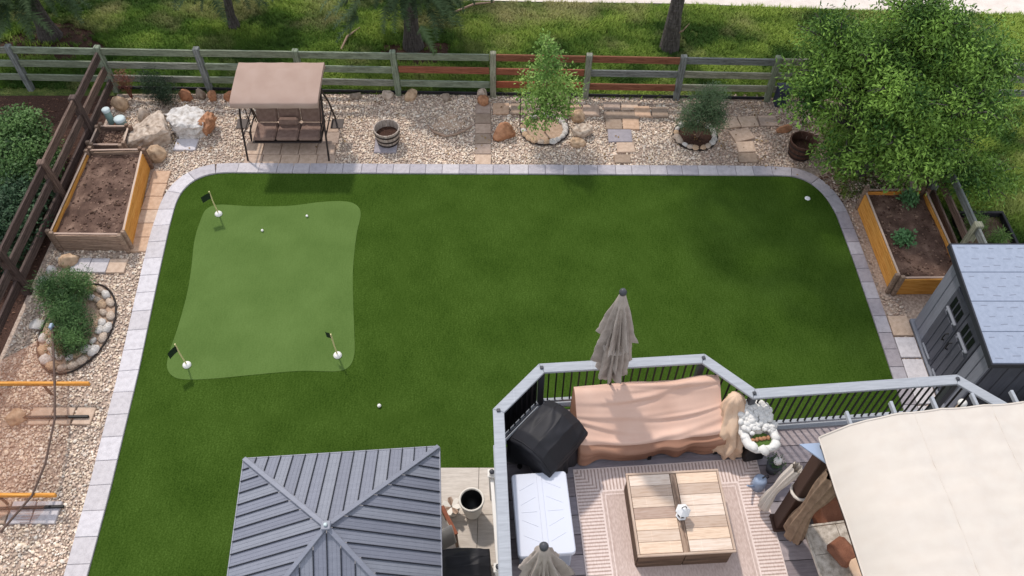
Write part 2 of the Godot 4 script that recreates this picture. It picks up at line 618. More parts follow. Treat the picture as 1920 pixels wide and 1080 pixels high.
	mat("parasol_cloth", [[148, 138, 131], [168, 158, 151], [186, 176, 170]], {"freq": 0.02, "oct": 4, "fine": 0.35, "mix": 0.35, "scale": 1.0, "rough": 0.9})
	mat("swing_cloth", [[160, 136, 124], [167, 144, 132], [173, 151, 140]], {"freq": 0.006, "oct": 4, "fine": 0.35, "mix": 0.3, "scale": 0.8, "rough": 0.9})
	mat("cushion_brown", [[112, 90, 82], [128, 106, 96], [142, 120, 110]], {"freq": 0.03, "oct": 4, "fine": 0.35, "mix": 0.4, "scale": 1.0, "rough": 0.95})
	mat("curtain_brown", [[112, 92, 76], [140, 118, 98], [160, 138, 118]], {"freq": 0.02, "oct": 4, "fine": 0.35, "mix": 0.4, "scale": 1.0, "rough": 0.95})
	mat("leather_brown", [[96, 58, 42], [122, 78, 58], [144, 98, 76]], {"freq": 0.02, "oct": 4, "mix": 0.4, "scale": 1.0, "rough": 0.7})
	mat("bark", [[50, 46, 44], [84, 78, 76], [116, 110, 108]], {"size": 256, "stretch": 8, "freq": 0.08, "oct": 4, "mix": 0.5, "gain": 1.6, "scale": 0.9, "upright": true, "bump": 8.0})
	mat("patio", [[180, 170, 160], [196, 187, 177], [208, 199, 190]], {"size": 512, "stretch": 8, "freq": 0.04, "oct": 4, "mix": 0.45, "scale": 0.6, "world": true})
	mat("barrel_wood", [[130, 116, 106], [170, 158, 148], [200, 190, 182]], {"size": 256, "stretch": 8, "freq": 0.06, "mix": 0.5, "gain": 1.5, "scale": 1.2, "upright": true})
	mat("barrel_dark", [[62, 42, 34], [88, 62, 52], [108, 80, 68]], {"size": 256, "stretch": 8, "freq": 0.06, "mix": 0.5, "gain": 1.5, "scale": 1.2, "upright": true})
	mat("stone_top", [[150, 140, 128], [186, 176, 164], [210, 202, 192]], {"freq": 0.03, "oct": 5, "mix": 0.3, "gain": 1.7, "scale": 1.2, "rough": 0.4})
	plain("black", 24, 24, 27, 0.5)
	plain("black_edge", 40, 32, 30, 0.7)
	plain("dark_metal", 52, 44, 42, 0.5, 0.3)
	plain("iron", 62, 58, 58, 0.6, 0.4)
	plain("cap_grey", 70, 72, 78, 0.4)
	plain("white_vinyl", 226, 222, 216, 0.5)
	plain("box_lid", 206, 210, 222, 0.6)
	plain("box_body", 168, 174, 188, 0.6)
	plain("white_ball", 236, 234, 230, 0.4)
	plain("flag_green", 30, 46, 30, 0.8)
	plain("flag_pole", 214, 204, 150, 0.5)
	plain("teal_pipe", 134, 160, 156, 0.6)
	plain("pipe_cap", 196, 210, 212, 0.6)
	plain("glass_dark", 20, 22, 27, 0.15)
	plain("roof_trim", 46, 48, 56, 0.5)
	plain("shed_ledge", 128, 132, 142, 0.6)
	plain("pot_white", 222, 216, 206, 0.5)
	plain("lantern_white", 228, 230, 232, 0.5)
	plain("post_brown", 66, 46, 38, 0.6)
	plain("blue_grey", 150, 166, 190, 0.5)
	plain("bin_blue", 54, 58, 78, 0.6)
	plain("shingle_shade_grey", 128, 134, 150, 0.8)  # paints the shadow lines of the moulded shingles
	plain("rope", 92, 74, 66, 0.8)
	plain("reddish", 120, 70, 60, 0.8)
	leafy("leaf")
	leafy("needle", 0.7, 0.15)
	leafy("blade", 0.7, 0.3)
	var pm := StandardMaterial3D.new()
	pm.vertex_color_use_as_albedo = true
	pm.roughness = 0.85
	pm.metallic_specular = 0.3
	M["stone"] = pm
	var nt := StandardMaterial3D.new()      # the net: threads with air between them
	var im := Image.create(64, 64, false, Image.FORMAT_RGBA8)
	im.fill(Color(0.72, 0.5, 0.38, 0.0))
	for i in 64:
		for j in 64:
			if (i + j) % 16 < 2 or (i - j + 64) % 16 < 2:
				im.set_pixel(i, j, Color(0.72, 0.5, 0.38, 1.0))
	nt.albedo_texture = ImageTexture.create_from_image(im)
	nt.transparency = BaseMaterial3D.TRANSPARENCY_ALPHA_SCISSOR
	nt.alpha_scissor_threshold = 0.5
	nt.uv1_triplanar = true
	nt.uv1_scale = Vector3(9, 9, 9)
	nt.cull_mode = BaseMaterial3D.CULL_DISABLED
	nt.roughness = 0.9
	M["net"] = nt

func make_leaves():
	LEAF["tree"] = leaf_cluster(14, 0.11, 0.036, 0.19, 1)
	LEAF["shrub"] = leaf_cluster(16, 0.05, 0.02, 0.09, 2)
	LEAF["narrow"] = leaf_cluster(18, 0.075, 0.012, 0.11, 3)
	LEAF["broad"] = leaf_cluster(12, 0.075, 0.045, 0.12, 4)
	LEAF["young"] = leaf_cluster(12, 0.08, 0.042, 0.13, 5)
	var rg := RandomNumberGenerator.new()
	rg.seed = 99
	var st := S()                            # a tuft of grass blades, one metre tall before scaling
	for i in 9:
		var a := rg.randf() * TAU
		var lean := rg.randf_range(0.2, 0.75)
		var d := Vector3(cos(a), 0, sin(a))
		var s := Vector3(-d.z, 0, d.x) * 0.055
		var b := Vector3(rg.randf_range(-0.35, 0.35), 0, rg.randf_range(-0.35, 0.35))
		var hh := rg.randf_range(0.6, 1.0)
		var m := b + d * lean * 0.3 + Vector3.UP * hh * 0.6
		var t := b + d * lean + Vector3.UP * hh
		tri(st, b - s, b + s, m + s * 0.8)
		tri(st, b - s, m + s * 0.8, m - s * 0.8)
		tri(st, m - s * 0.8, m + s * 0.8, t)
	LEAF["tuft"] = fin(st)
	st = S()                                 # a spray of spruce needles along a drooping twig, growing along +x
	for i in 26:
		var t := i / 25.0
		var p := Vector3(t, -0.25 * t * t, 0)
		for sd in [-1.0, 1.0]:
			var ln := 0.34 * (1.0 - 0.65 * t) * rg.randf_range(0.7, 1.1)
			var q := p + Vector3(ln * 0.6, rg.randf_range(-0.1, 0.05), sd * ln)
			var w := Vector3(0.03, 0, 0.012 * sd)
			tri(st, p - w, p + w, q)
	LEAF["spruce"] = fin(st)
	for i in 5:                              # pebbles, unit size
		st = S()
		ball(st, Vector3.ZERO, Vector3(0.5, 0.32, 0.4), 2, 0.25, 40 + i)
		STONES.append(fin(st))

func leaf_cluster(n: int, ln: float, wd: float, spread: float, sd: int) -> ArrayMesh:
	var rg := RandomNumberGenerator.new()
	rg.seed = sd
	var st := S()
	for i in n:
		var p := Vector3(rg.randf_range(-1, 1), rg.randf_range(-0.8, 0.8), rg.randf_range(-1, 1)) * spread
		var d := (p.normalized() * 0.8 + Vector3(rg.randf_range(-1, 1), rg.randf_range(-0.7, 0.4), rg.randf_range(-1, 1))).normalized()
		var s := d.cross(Vector3(rg.randf_range(-0.5, 0.5), 1, rg.randf_range(-0.5, 0.5))).normalized()
		var u := s.cross(d).normalized()
		var l := ln * rg.randf_range(0.7, 1.25)
		var a := p
		var e := p + d * l
		var m := p + d * l * 0.45 - u * wd * 0.25
		tri(st, a, m + s * wd * 0.5 + u * wd * 0.25, e)
		tri(st, a, e, m - s * wd * 0.5 + u * wd * 0.25)
	return fin(st)

func spin() -> Basis:
	return Basis.from_euler(Vector3(rng.randf_range(-0.6, 0.6), rng.randf() * TAU, rng.randf_range(-0.6, 0.6)))

# ---------------------------------------------------------------- ground, lawn, fences

func bez(a: Vector2, c: Vector2, b: Vector2, n: int) -> PackedVector2Array:
	var out := PackedVector2Array()
	for i in n + 1:
		var t := float(i) / n
		out.append(a.lerp(c, t).lerp(c.lerp(b, t), t))
	return out

func ground():
	var st := S()
	sheet(st, rect(-100, -120, 100, 80), -0.06)
	struct("ground", st, M.meadow_ground)
	st = S()
	sheet(st, rect(-10.3, -17.15, 9.6, -1.0), -0.03)
	struct("gravel_bed", st, M.gravel_base)
	st = S()
	sheet(st, rect(-15.5, -17.1, -10.3, -1.0), -0.045)
	struct("mulch_ground", st, M.mulch)
	st = S()
	# the pale road behind the meadow
	sheet(st, PackedVector2Array([Vector2(-8, -21.7), Vector2(0.6, -21.3), Vector2(5.1, -21.2), Vector2(8.0, -21.0), Vector2(12.6, -20.75), Vector2(20, -20.3), Vector2(40, -19.0), Vector2(40, -24), Vector2(-8, -25)]), -0.04)
	struct("road", st, M.road)
	# bare earth and needle litter round the feet of two of the trees
	for c in [[-2.6, -18.85, 0.95, 0.55], [-12.8, -19.3, 1.5, 0.8]]:
		var pl := PackedVector2Array()
		for k in 22:
			var a := TAU * k / 22.0
			var w := 1.0 + 0.16 * sin(a * 3.0 + c[0]) + 0.1 * sin(a * 7.0)
			pl.append(Vector2(c[0] + cos(a) * c[2] * w, c[1] + sin(a) * c[3] * w))
		st = S()
		sheet(st, pl, -0.035)
		struct("bare_earth_ground", st, M.mulch)
		KEEP.append(pl)

func lawn():
	var pts := PackedVector2Array([Vector2(-7.05, -2.4), Vector2(-7.14, -4.63), Vector2(-7.2, -6.05), Vector2(-7.38, -8.62), Vector2(-7.64, -11.33), Vector2(-7.75, -12.6)])
	pts.append_array(bez(Vector2(-7.77, -13.1), Vector2(-7.8, -14.2), Vector2(-6.75, -14.2), 12))
	for x in [-5.0, -3.3, -1.0, 1.8, 4.0, 5.6]:
		pts.append(Vector2(x, lerpf(-14.2, -14.1, (x + 6.75) / 13.3)))
	pts.append_array(bez(Vector2(6.45, -14.1), Vector2(7.3, -14.08), Vector2(7.42, -12.8), 12))
	pts.append_array(PackedVector2Array([Vector2(7.47, -11.48), Vector2(7.49, -9.77), Vector2(7.5, -8.0), Vector2(7.5, -2.4)]))
	EDGE = pts
	LAWN = pts
	var st := S()
	sheet(st, LAWN, 0.0)
	struct("lawn", st, M.turf)
	# concrete pavers laid end to end round it
	var rim := setting("paver_edging_path")
	var total := 0.0
	var acc := [0.0]
	for i in pts.size() - 1:
		total += pts[i].distance_to(pts[i + 1])
		acc.append(total)
	var at := func(s: float) -> Array:
		s = clampf(s, 0.0, total)
		var i := 0
		while i < pts.size() - 2 and acc[i + 1] < s:
			i += 1
		var f: float = (s - acc[i]) / maxf(acc[i + 1] - acc[i], 1e-5)
		var p := pts[i].lerp(pts[i + 1], f)
		var d := (pts[mini(i + 2, pts.size() - 1)] - pts[maxi(i - 1, 0)]).normalized() if i > 5 and i < pts.size() - 6 else (pts[i + 1] - pts[i]).normalized()
		return [p, Vector2(d.y, -d.x)]
	var s := 0.0
	var outer := PackedVector2Array()
	var mats: Array = M.pavers
	while s < total - 0.1:
		var p0: Array = at.call(s)
		var left: bool = p0[0].x < -7.0 and p0[0].y > -13.6
		var ln := rng.randf_range(0.47, 0.5) if left else rng.randf_range(0.36, 0.46)
		var curved: bool = absf(p0[0].x) > 6.4 and p0[0].y < -12.7
		if curved:
			ln = 0.5
		var wd := func(p: Vector2) -> float:
			if p.x < -7.0:
				return lerpf(0.40, 0.33, clampf((-p.y - 12.0) / 2.2, 0, 1))
			return lerpf(0.32, 0.28, clampf((p.x - 5.5) / 2.0, 0, 1))
		var inn := PackedVector2Array()
		var out := PackedVector2Array()
		for k in 5:
			var q: Array = at.call(s + 0.004 + (ln - 0.008) * k / 4.0)
			inn.append(q[0] + q[1] * 0.008)
			out.append(q[0] + q[1] * (wd.call(q[0]) + rng.randf_range(-0.004, 0.004) * 0.0))
		outer.append(out[2])
		var pl := PackedVector2Array()
		if curved:
			pl = inn.duplicate()
			for k in 5:
				pl.append(out[4 - k])
		else:
			pl = PackedVector2Array([inn[0], inn[4], out[4], out[0]])
		st = S()
		prism(st, pl, -0.05, 0.035 + rng.randf_range(-0.003, 0.003), 0.006)
		var m: Material = mats[rng.randi() % 2] if left else (mats[1 + rng.randi() % 3] if p0[0].x < 5.6 else mats[3 + rng.randi() % 2])  # right-hand pavers get darker tints, tree shade put into the colour
		part("paver", st, m, rim)
		s += ln
	var ring := LAWN.duplicate()
	outer.reverse()
	KEEP.append(Geometry2D.offset_polygon(LAWN, 0.34)[0])
	# the putting green: a smooth pale turf let into the lawn
	var g := PackedVector2Array([Vector2(-7.09, -12.75), Vector2(-7.02, -13.05), Vector2(-6.75, -13.17), Vector2(-6.04, -13.12), Vector2(-5.18, -13.13), Vector2(-4.45, -13.25), Vector2(-3.96, -13.28), Vector2(-3.64, -13.19), Vector2(-3.47, -12.9), Vector2(-3.49, -12.25), Vector2(-3.46, -11.33), Vector2(-3.36, -10.46), Vector2(-3.24, -9.64), Vector2(-3.17, -9.05), Vector2(-3.25, -8.76), Vector2(-3.49, -8.66), Vector2(-4.12, -8.67), Vector2(-4.64, -8.63), Vector2(-5.27, -8.56), Vector2(-5.88, -8.49), Vector2(-6.40, -8.47), Vector2(-6.68, -8.54), Vector2(-6.86, -8.76), Vector2(-6.9, -9.12), Vector2(-6.88, -9.77), Vector2(-6.9, -10.6), Vector2(-6.98, -11.33), Vector2(-7.09, -12.09)])
	st = S()
	sheet(st, round_off(g), 0.006)
	struct("putting_green_lawn", st, M.green)
	# concrete beside the house, below the deck
	var pt := setting("patio_path")
	for i in 6:
		for j in 5:
			var x := -4.6 + i * 2.0
			var z := -6.58 + j * 0.9
			st = S()
			box(st, Vector3(x + 1.0, 0.02, z + 0.45), Vector3(1.994, 0.06, 0.894), 0.008)
			part("slab", st, M.patio, pt)

func round_off(g: PackedVector2Array) -> PackedVector2Array:
	var c := Curve2D.new()
	var n := g.size()
	for i in n + 1:
		var t := (g[(i + 1) % n] - g[(i - 1 + n) % n]) * 0.17
		c.add_point(g[i % n], -t, t)
	c.bake_interval = 0.06
	var b := c.get_baked_points()
	b.remove_at(b.size() - 1)
	return b

func fence_post(parent: Node3D, p: Vector3, h: float, m: Material, w := 0.15):
	var st := S()
	box(st, Vector3(0, h * 0.5 - 0.05, 0), Vector3(w, h + 0.1, w), 0.014)
	var lean := Basis.from_euler(Vector3(rng.randf_range(-0.012, 0.012), rng.randf_range(-0.06, 0.06), rng.randf_range(-0.014, 0.014)))
	part("post", st, m, parent, Transform3D(lean, p))

func far_fence():
	var f := thing("rail_fence", "long weathered grey three-rail fence along the meadow behind the lawn, some rails newer and red", "fence")
	var xs := [-15.1, -12.62, -10.36, -7.88, -5.4, -2.95, -0.49, 1.9, 4.24, 6.58, 9.05, 11.5, 13.9, 16.3]
	var zs := []
	for x in xs:
		zs.append(lerpf(-17.3, -16.86, clampf((x + 10.4) / 17.0, -0.4, 1.6)))
	var gw: Array = M.grey_woods
	var upright := []
	for m in gw:
		var d: StandardMaterial3D = m.duplicate()
		d.albedo_texture = turned(m.albedo_texture)
		d.normal_enabled = false
		upright.append(d)
	M["grey_posts"] = upright
	var red := {5: [1], 6: [0, 1, 2], 7: [0, 2]}
	for i in xs.size():
		fence_post(f, Vector3(xs[i], 0, zs[i]), 1.33 + rng.randf_range(-0.02, 0.02), upright[(1 + i * 2) % 5] if i > 4 else upright[1 + i % 2])
		if i == xs.size() - 1:
			break
		for r in 3:
			var y: float = [1.19, 0.78, 0.36][r] + rng.randf_range(-0.012, 0.012)
			var isred: bool = red.has(i) and r in red[i]
			var m: Material = pick(M.red_woods) if isred else (gw[[0, 1, 4][rng.randi() % 3]] if i < 6 else gw[[0, 2, 3][rng.randi() % 3]])
			var a := Vector3(xs[i] + 0.08, y, zs[i])
			var b := Vector3(xs[i + 1] - 0.08, y + rng.randf_range(-0.012, 0.012), zs[i + 1])
			board("rail", a, b, 0.05, 0.19, m, f, 0.007, Vector3.UP, "newer reddish rail" if isred else "")
	# a low dark board that keeps the gravel in
	for i in range(2, 9):
		board("gravel_board", Vector3(xs[i] + 0.07, 0.05, zs[i] - 0.02), Vector3(xs[i + 1] - 0.07, 0.05, zs[i + 1] - 0.02), 0.03, 0.09, M.cover_black, f)

func turned(t: ImageTexture) -> ImageTexture:
	if not TEX.has(t):
		var im: Image = t.get_image().duplicate()
		im.rotate_90(CLOCKWISE)
		TEX[t] = ImageTexture.create_from_image(im)
	return TEX[t]

func side_fences():
	var bw: Array = M.brown_woods
	var up := []
	for m in bw:
		var d: StandardMaterial3D = m.duplicate()
		d.albedo_texture = turned(m.albedo_texture)
		d.normal_enabled = false
		up.append(d)
	M["brown_posts"] = up
	var f := thing("rail_fence", "dark brown three-rail side fence beside the two shrubs and the long raised bed", "fence")
	var zs := [-17.2, -15.35, -13.2, -10.65, -8.15, -5.7, -3.2]
	for i in zs.size():
		if i > 0:
			fence_post(f, Vector3(-10.3, 0, zs[i]), 1.36, up[i % 4], 0.17)
		if i == zs.size() - 1:
			break
		for r in 3:
			var y: float = [1.2, 0.78, 0.36][r] + rng.randf_range(-0.02, 0.02)
			board("rail", Vector3(-10.3, y, zs[i] + 0.09), Vector3(-10.3, y + rng.randf_range(-0.02, 0.02), zs[i + 1] - 0.09), 0.06, 0.22, pick(bw), f)
	f = thing("rail_fence", "grey-brown side fence between the shed, the orange raised bed and the neighbouring grass", "fence")
	zs = [-16.8, -15.1, -13.3, -11.4, -9.3, -7.2]
	for i in zs.size():
		if i > 0:
			fence_post(f, Vector3(9.6, 0, zs[i]), 1.33, M.grey_posts[i % 5], 0.16)
		if i == zs.size() - 1:
			break
		for r in 3:
			var y: float = [1.19, 0.78, 0.36][r]
			board("rail", Vector3(9.6, y, zs[i] + 0.085), Vector3(9.6, y, zs[i + 1] - 0.085), 0.05, 0.19, bw[rng.randi() % 3] if r > 0 else M.grey_woods[2], f)

# ---------------------------------------------------------------- gravel and what is laid in it

func slab_path(called: String, list: Array, mats: Array, th := 0.03):
	# list: [x, z, width, depth, turn]
	var p := setting(called)
	for s in list:
		var st := S()
		var turn: float = s[4] if s.size() > 4 else rng.randf_range(-0.03, 0.03)
		box(st, Vector3(0, -0.02, 0), Vector3(s[2] - 0.012, 0.07, s[3] - 0.012), 0.009)
		part("paver", st, pick(mats), p, Transform3D(Basis.from_euler(Vector3(rng.randf_range(-0.008, 0.008), turn, rng.randf_range(-0.008, 0.008))), Vector3(s[0], th - 0.015, s[1])))
		KEEP.append(rect(s[0] - s[2] * 0.5, s[1] - s[3] * 0.5, s[0] + s[2] * 0.5, s[1] + s[3] * 0.5))

func gravel_garden():
	var tan: Array = M.tan_pavers
	var a := []
	for i in 6:
		a.append([-0.74 + i * 0.008, -16.5 + i * 0.37, 0.4, 0.36])
	slab_path("paver_path", a, tan)
	a = []
	for i in 6:
		a.append([-0.28 + i * 0.46, -16.52 + i * 0.015, 0.42, 0.42])
	slab_path("paver_path", a, tan)
	slab_path("paver_path", [[2.56, -16.62, 0.44, 0.3], [3.02, -16.6, 0.44, 0.3], [2.78, -16.27, 0.9, 0.28], [2.56, -15.93, 0.42, 0.4], [2.99, -15.93, 0.42, 0.4], [2.79, -15.08, 0.44, 0.36], [2.68, -14.68, 0.4, 0.3], [3.32, -16.4, 0.42, 0.42], [3.77, -16.38, 0.42, 0.4]], tan)
	slab_path("paver_path", [[2.68, -15.5, 0.6, 0.46]], [M.pavers[4]])
	slab_path("paver_path", [[5.5, -15.98, 0.44, 0.4, 0.2], [5.96, -16.02, 0.46, 0.4, 0.12], [6.46, -16.05, 0.46, 0.4, 0.0], [5.72, -15.53, 0.54, 0.42, 0.3], [5.74, -15.1, 0.44, 0.38, 0.05], [5.72, -14.72, 0.46, 0.34, 0.0]], tan)
	a = []
	for i in 5:
		for j in 4:
			a.append([-6.31 + i * 0.44 + (0.05 if j % 2 else 0.0), -15.82 + j * 0.4, 0.44, 0.4, 0.0])
	slab_path("swing_patio_path", a, [tan[0], tan[1], tan[2], tan[1]])
	a = []
	for i in 6:
		a.append([-8.36 + i * 0.015, -14.05 + i * 0.42, 0.42, 0.42])
	slab_path("paver_path", a, [tan[0], tan[4]])
	slab_path("paver_path", [[-9.4, -11.36, 0.4, 0.4], [-9.0, -11.35, 0.4, 0.4], [-8.6, -11.34, 0.4, 0.4]], [tan[0], M.pavers[1]])
	slab_path("paver_path", [[-8.98, -7.66, 0.4, 0.38], [-8.57, -7.66, 0.4, 0.38], [-8.16, -7.66, 0.36, 0.38]], [tan[0], M.pavers[1]])
	slab_path("paver_path", [[-9.1, -5.74, 0.42, 0.42], [-8.66, -5.74, 0.42, 0.42], [-8.22, -5.74, 0.44, 0.42]], [tan[0], M.pavers[1]])
	slab_path("paver_path", [[-3.1, -15.2, 0.56, 0.62]], [M.blue_stone_slab if M.has("blue_stone_slab") else M.pavers[4]])
	slab_path("paver_path", [[-8.02, -15.18, 0.55, 0.4]], [M.pavers[0]])
	slab_path("paver_path", [[8.0, -9.75, 0.42, 0.5, 0.0], [8.0, -9.22, 0.42, 0.5, 0.0], [8.0, -8.69, 0.42, 0.5, 0.0], [8.0, -8.16, 0.42, 0.5, 0.0], [8.0, -7.63, 0.42, 0.5, 0.0], [8.5, -7.05, 0.5, 0.5, 0.0], [8.0, -7.08, 0.46, 0.5, 0.0], [9.02, -7.05, 0.5, 0.5, 0.0], [7.72, -6.55, 0.5, 0.5, 0.0], [8.24, -6.55, 0.5, 0.5, 0.0], [8.76, -6.55, 0.5, 0.5, 0.0]], [M.pavers[0], tan[0]])
	KEEP.append(rect(-10.15, -14.85, -8.5, -11.8))
	KEEP.append(rect(7.85, -13.25, 9.5, -10.5))
	KEEP.append(rect(8.2, -10, 9.6, -6.3))
	KEEP.append(rect(-1.5, -16.1, -1.45, -16.05))
	# the stones themselves
	var xs := {}
	var cs := {}
	for v in 3:
		xs[v] = []
		cs[v] = []
	var pal := [lin(228, 211, 192), lin(216, 195, 174), lin(236, 225, 210), lin(198, 175, 157), lin(210, 197, 184), lin(230, 213, 190), lin(222, 200, 182), lin(186, 167, 150)]
	var nz := FastNoiseLite.new()
	nz.seed = 5
	nz.frequency = 0.5
	var put := func(x: float, z: float):
		var q := Vector2(x, z)
		for k in KEEP:
			if Geometry2D.is_point_in_polygon(q, k):
				return
		var v := rng.randi() % 3
		var r := rng.randf_range(0.026, 0.06) if rng.randf() < 0.95 else rng.randf_range(0.06, 0.1)
		var b := Basis.from_euler(Vector3(rng.randf_range(-0.5, 0.5), rng.randf() * TAU, rng.randf_range(-0.5, 0.5))).scaled(Vector3(r, r * rng.randf_range(0.7, 1.1), r))
		xs[v].append(Transform3D(b, Vector3(x, -0.022 + rng.randf() * 0.016, z)))
		var c: Color = pal[rng.randi() % pal.size()]
		var f := rng.randf_range(0.82, 1.08) * (1.0 + 0.25 * nz.get_noise_2d(x, z))
		if x > 4.6:
			c = c.lerp(lin(140, 104, 92), 0.3)
		cs[v].append(Color(c.r * f, c.g * f, c.b * f))
	for k in 37000:
		put.call(rng.randf_range(-10.2, 7.6), rng.randf_range(-17.1, -14.4))
	for k in 3200:
		put.call(rng.randf_range(7.6, 9.4), rng.randf_range(-17.0, -13.4))
	for k in 18500:
		put.call(rng.randf_range(-10.2, -7.5), rng.randf_range(-14.4, -4.0))
	for k in 1600:
		put.call(rng.randf_range(7.75, 8.25), rng.randf_range(-13.4, -7.0))
	for v in 3:
		var o := scatter("gravel", STONES[v], M.stone, xs[v], cs[v], self, true)
		o.set_meta("label", "pale tan river gravel round the lawn")

# ---------------------------------------------------------------- trees beyond the fence

func trunk_part(parent: Node3D, h: float, r0: float, r1: float, bend: Vector3, sd: int, m: Material = null):
	var st := S()
	var pts := []
	var rs := []
	var rg := RandomNumberGenerator.new()
	rg.seed = sd
	for i in 11:
		var t := i / 10.0
		pts.append(bend * t * t + Vector3(rg.randf_range(-0.03, 0.03), h * t - 0.08, rg.randf_range(-0.03, 0.03)))
		rs.append(lerpf(r0, r1, t) * (1.0 + 0.45 * exp(-t * 30.0)))
	tube(st, pts, rs, 12)
	part("trunk", st, m if m else M.bark, parent)

func spruce(at: Vector3, h: float, start: float, rad: float, r0: float, label: String, sd: int, count: int):
	var t := thing("spruce_tree", label, "tree", at, 0.0, "trees beyond the fence")
	trunk_part(t, h, r0, 0.03, Vector3(0.1, 0, 0.05), sd)
	var rg := RandomNumberGenerator.new()
	rg.seed = sd
	var xs := []
	var cs := []
	var st := S()
	for k in count:
		var f := pow(rg.randf(), 1.25)
		var y := lerpf(start, h - 0.1, f)
		var rr := rad * (1.0 - f) * rg.randf_range(0.75, 1.1) + 0.15
		var a := floorf(rg.randf() * 13.0) / 13.0 * TAU + floorf(y * 2.2) * 1.3 + rg.randf_range(-0.25, 0.25)
		var d := Vector3(cos(a), 0, sin(a))
		var q := pow(rg.randf(), 0.6)
		var p := d * rr * q + Vector3.UP * (y - 0.45 * rr * q * q * 0.7)
		var b := Basis(Vector3.UP, -a + rg.randf_range(-0.6, 0.6)) * Basis(Vector3.FORWARD, 0.25 + rg.randf_range(-0.2, 0.35))
		xs.append(Transform3D(b.scaled(Vector3.ONE * rg.randf_range(0.45, 0.8)), p))
		var c := lin(54, 72, 48).lerp(lin(88, 106, 70), rg.randf() * q)
		cs.append(c)
	for k in 16:
		var a := k * 2.4
		var y := start + k * 0.22
		var rr := rad * (1.0 - (y - start) / (h - start)) * 0.85
		tube(st, [Vector3(0, y, 0), Vector3(cos(a) * rr * 0.5, y - 0.05, sin(a) * rr * 0.5), Vector3(cos(a) * rr, y - 0.3, sin(a) * rr)], [0.045, 0.03, 0.012], 5)
	part("branch", st, M.bark, t)
	grown("crown", LEAF.spruce, M.needle, xs, cs, t)

func trees_beyond():
	spruce(Vector3(-2.72, 0, -19.2), 5.6, 2.35, 1.7, 0.22, "dark spruce with a thick trunk in bare earth, middle one beyond the far fence", 3, 950)
	spruce(Vector3(-12.9, 0, -19.6), 4.8, 2.0, 1.6, 0.24, "spruce in needle litter beyond the corner where the two fences meet", 4, 750)
	spruce(Vector3(-7.8, 0, -20.0), 4.8, 2.2, 1.3, 0.13, "slim spruce beyond the fence straight behind the pair of boulders", 5, 620)
	var t := thing("pine_tree", "tall bare grey pine trunk beyond the newer red rails of the fence", "tree", Vector3(4.33, 0, -19.1), 0.0, "trees beyond the fence")
	trunk_part(t, 10.5, 0.2, 0.06, Vector3(0.5, 0, -0.3), 8)
	var st := S()
	var xs := []
	var cs := []
	var rg := RandomNumberGenerator.new()
	rg.seed = 21
	for k in 15:
		var a := k * 2.4
		var y := 5.2 + k * 0.36
		var rr := 2.6 * sin(PI * clampf((y - 4.4) / 7.0, 0.05, 1.0)) + 0.3
		var c := Vector3(cos(a) * rr, y + 0.5, sin(a) * rr)
		tube(st, [Vector3(0.2, y - 0.2, 0), c * 0.5 + Vector3(0.1, y * 0.5, 0), c], [0.06, 0.04, 0.015], 5)
		for j in 75:
			var d := Vector3(rg.randfn(), rg.randfn() * 0.5, rg.randfn()) * 0.62
			xs.append(Transform3D(Basis.from_euler(Vector3(rg.randf_range(-0.6, 0.6), rg.randf() * TAU, rg.randf_range(-0.5, 0.8))).scaled(Vector3.ONE * rg.randf_range(0.4, 0.7)), c + d))
			cs.append(lin(62, 82, 52).lerp(lin(96, 116, 70), rg.randf()))
	part("branch", st, M.bark, t)
	grown("crown", LEAF.spruce, M.needle, xs, cs, t)
	st = S()
	tube(st, [Vector3(0.1, 0.5, 0.1), Vector3(0.25, 0.62, 0.14), Vector3(0.38, 0.85, 0.16)], [0.03, 0.022, 0.01], 6)
	part("branch_stub", st, M.old_wood, t)

# ---------------------------------------------------------------- the deck and its railing

func cut_row(pl: PackedVector2Array, z: float) -> Vector2:
	# the stretch of a polygon on a line of constant z
	var lo := 1e9
	var hi := -1e9
	for i in pl.size():
		var a := pl[i]
		var b := pl[(i + 1) % pl.size()]
		if (a.y - z) * (b.y - z) <= 0.0 and absf(a.y - b.y) > 1e-6:
			var x := lerpf(a.x, b.x, (z - a.y) / (b.y - a.y))
			lo = minf(lo, x)
			hi = maxf(hi, x)
	return Vector2(lo, hi)

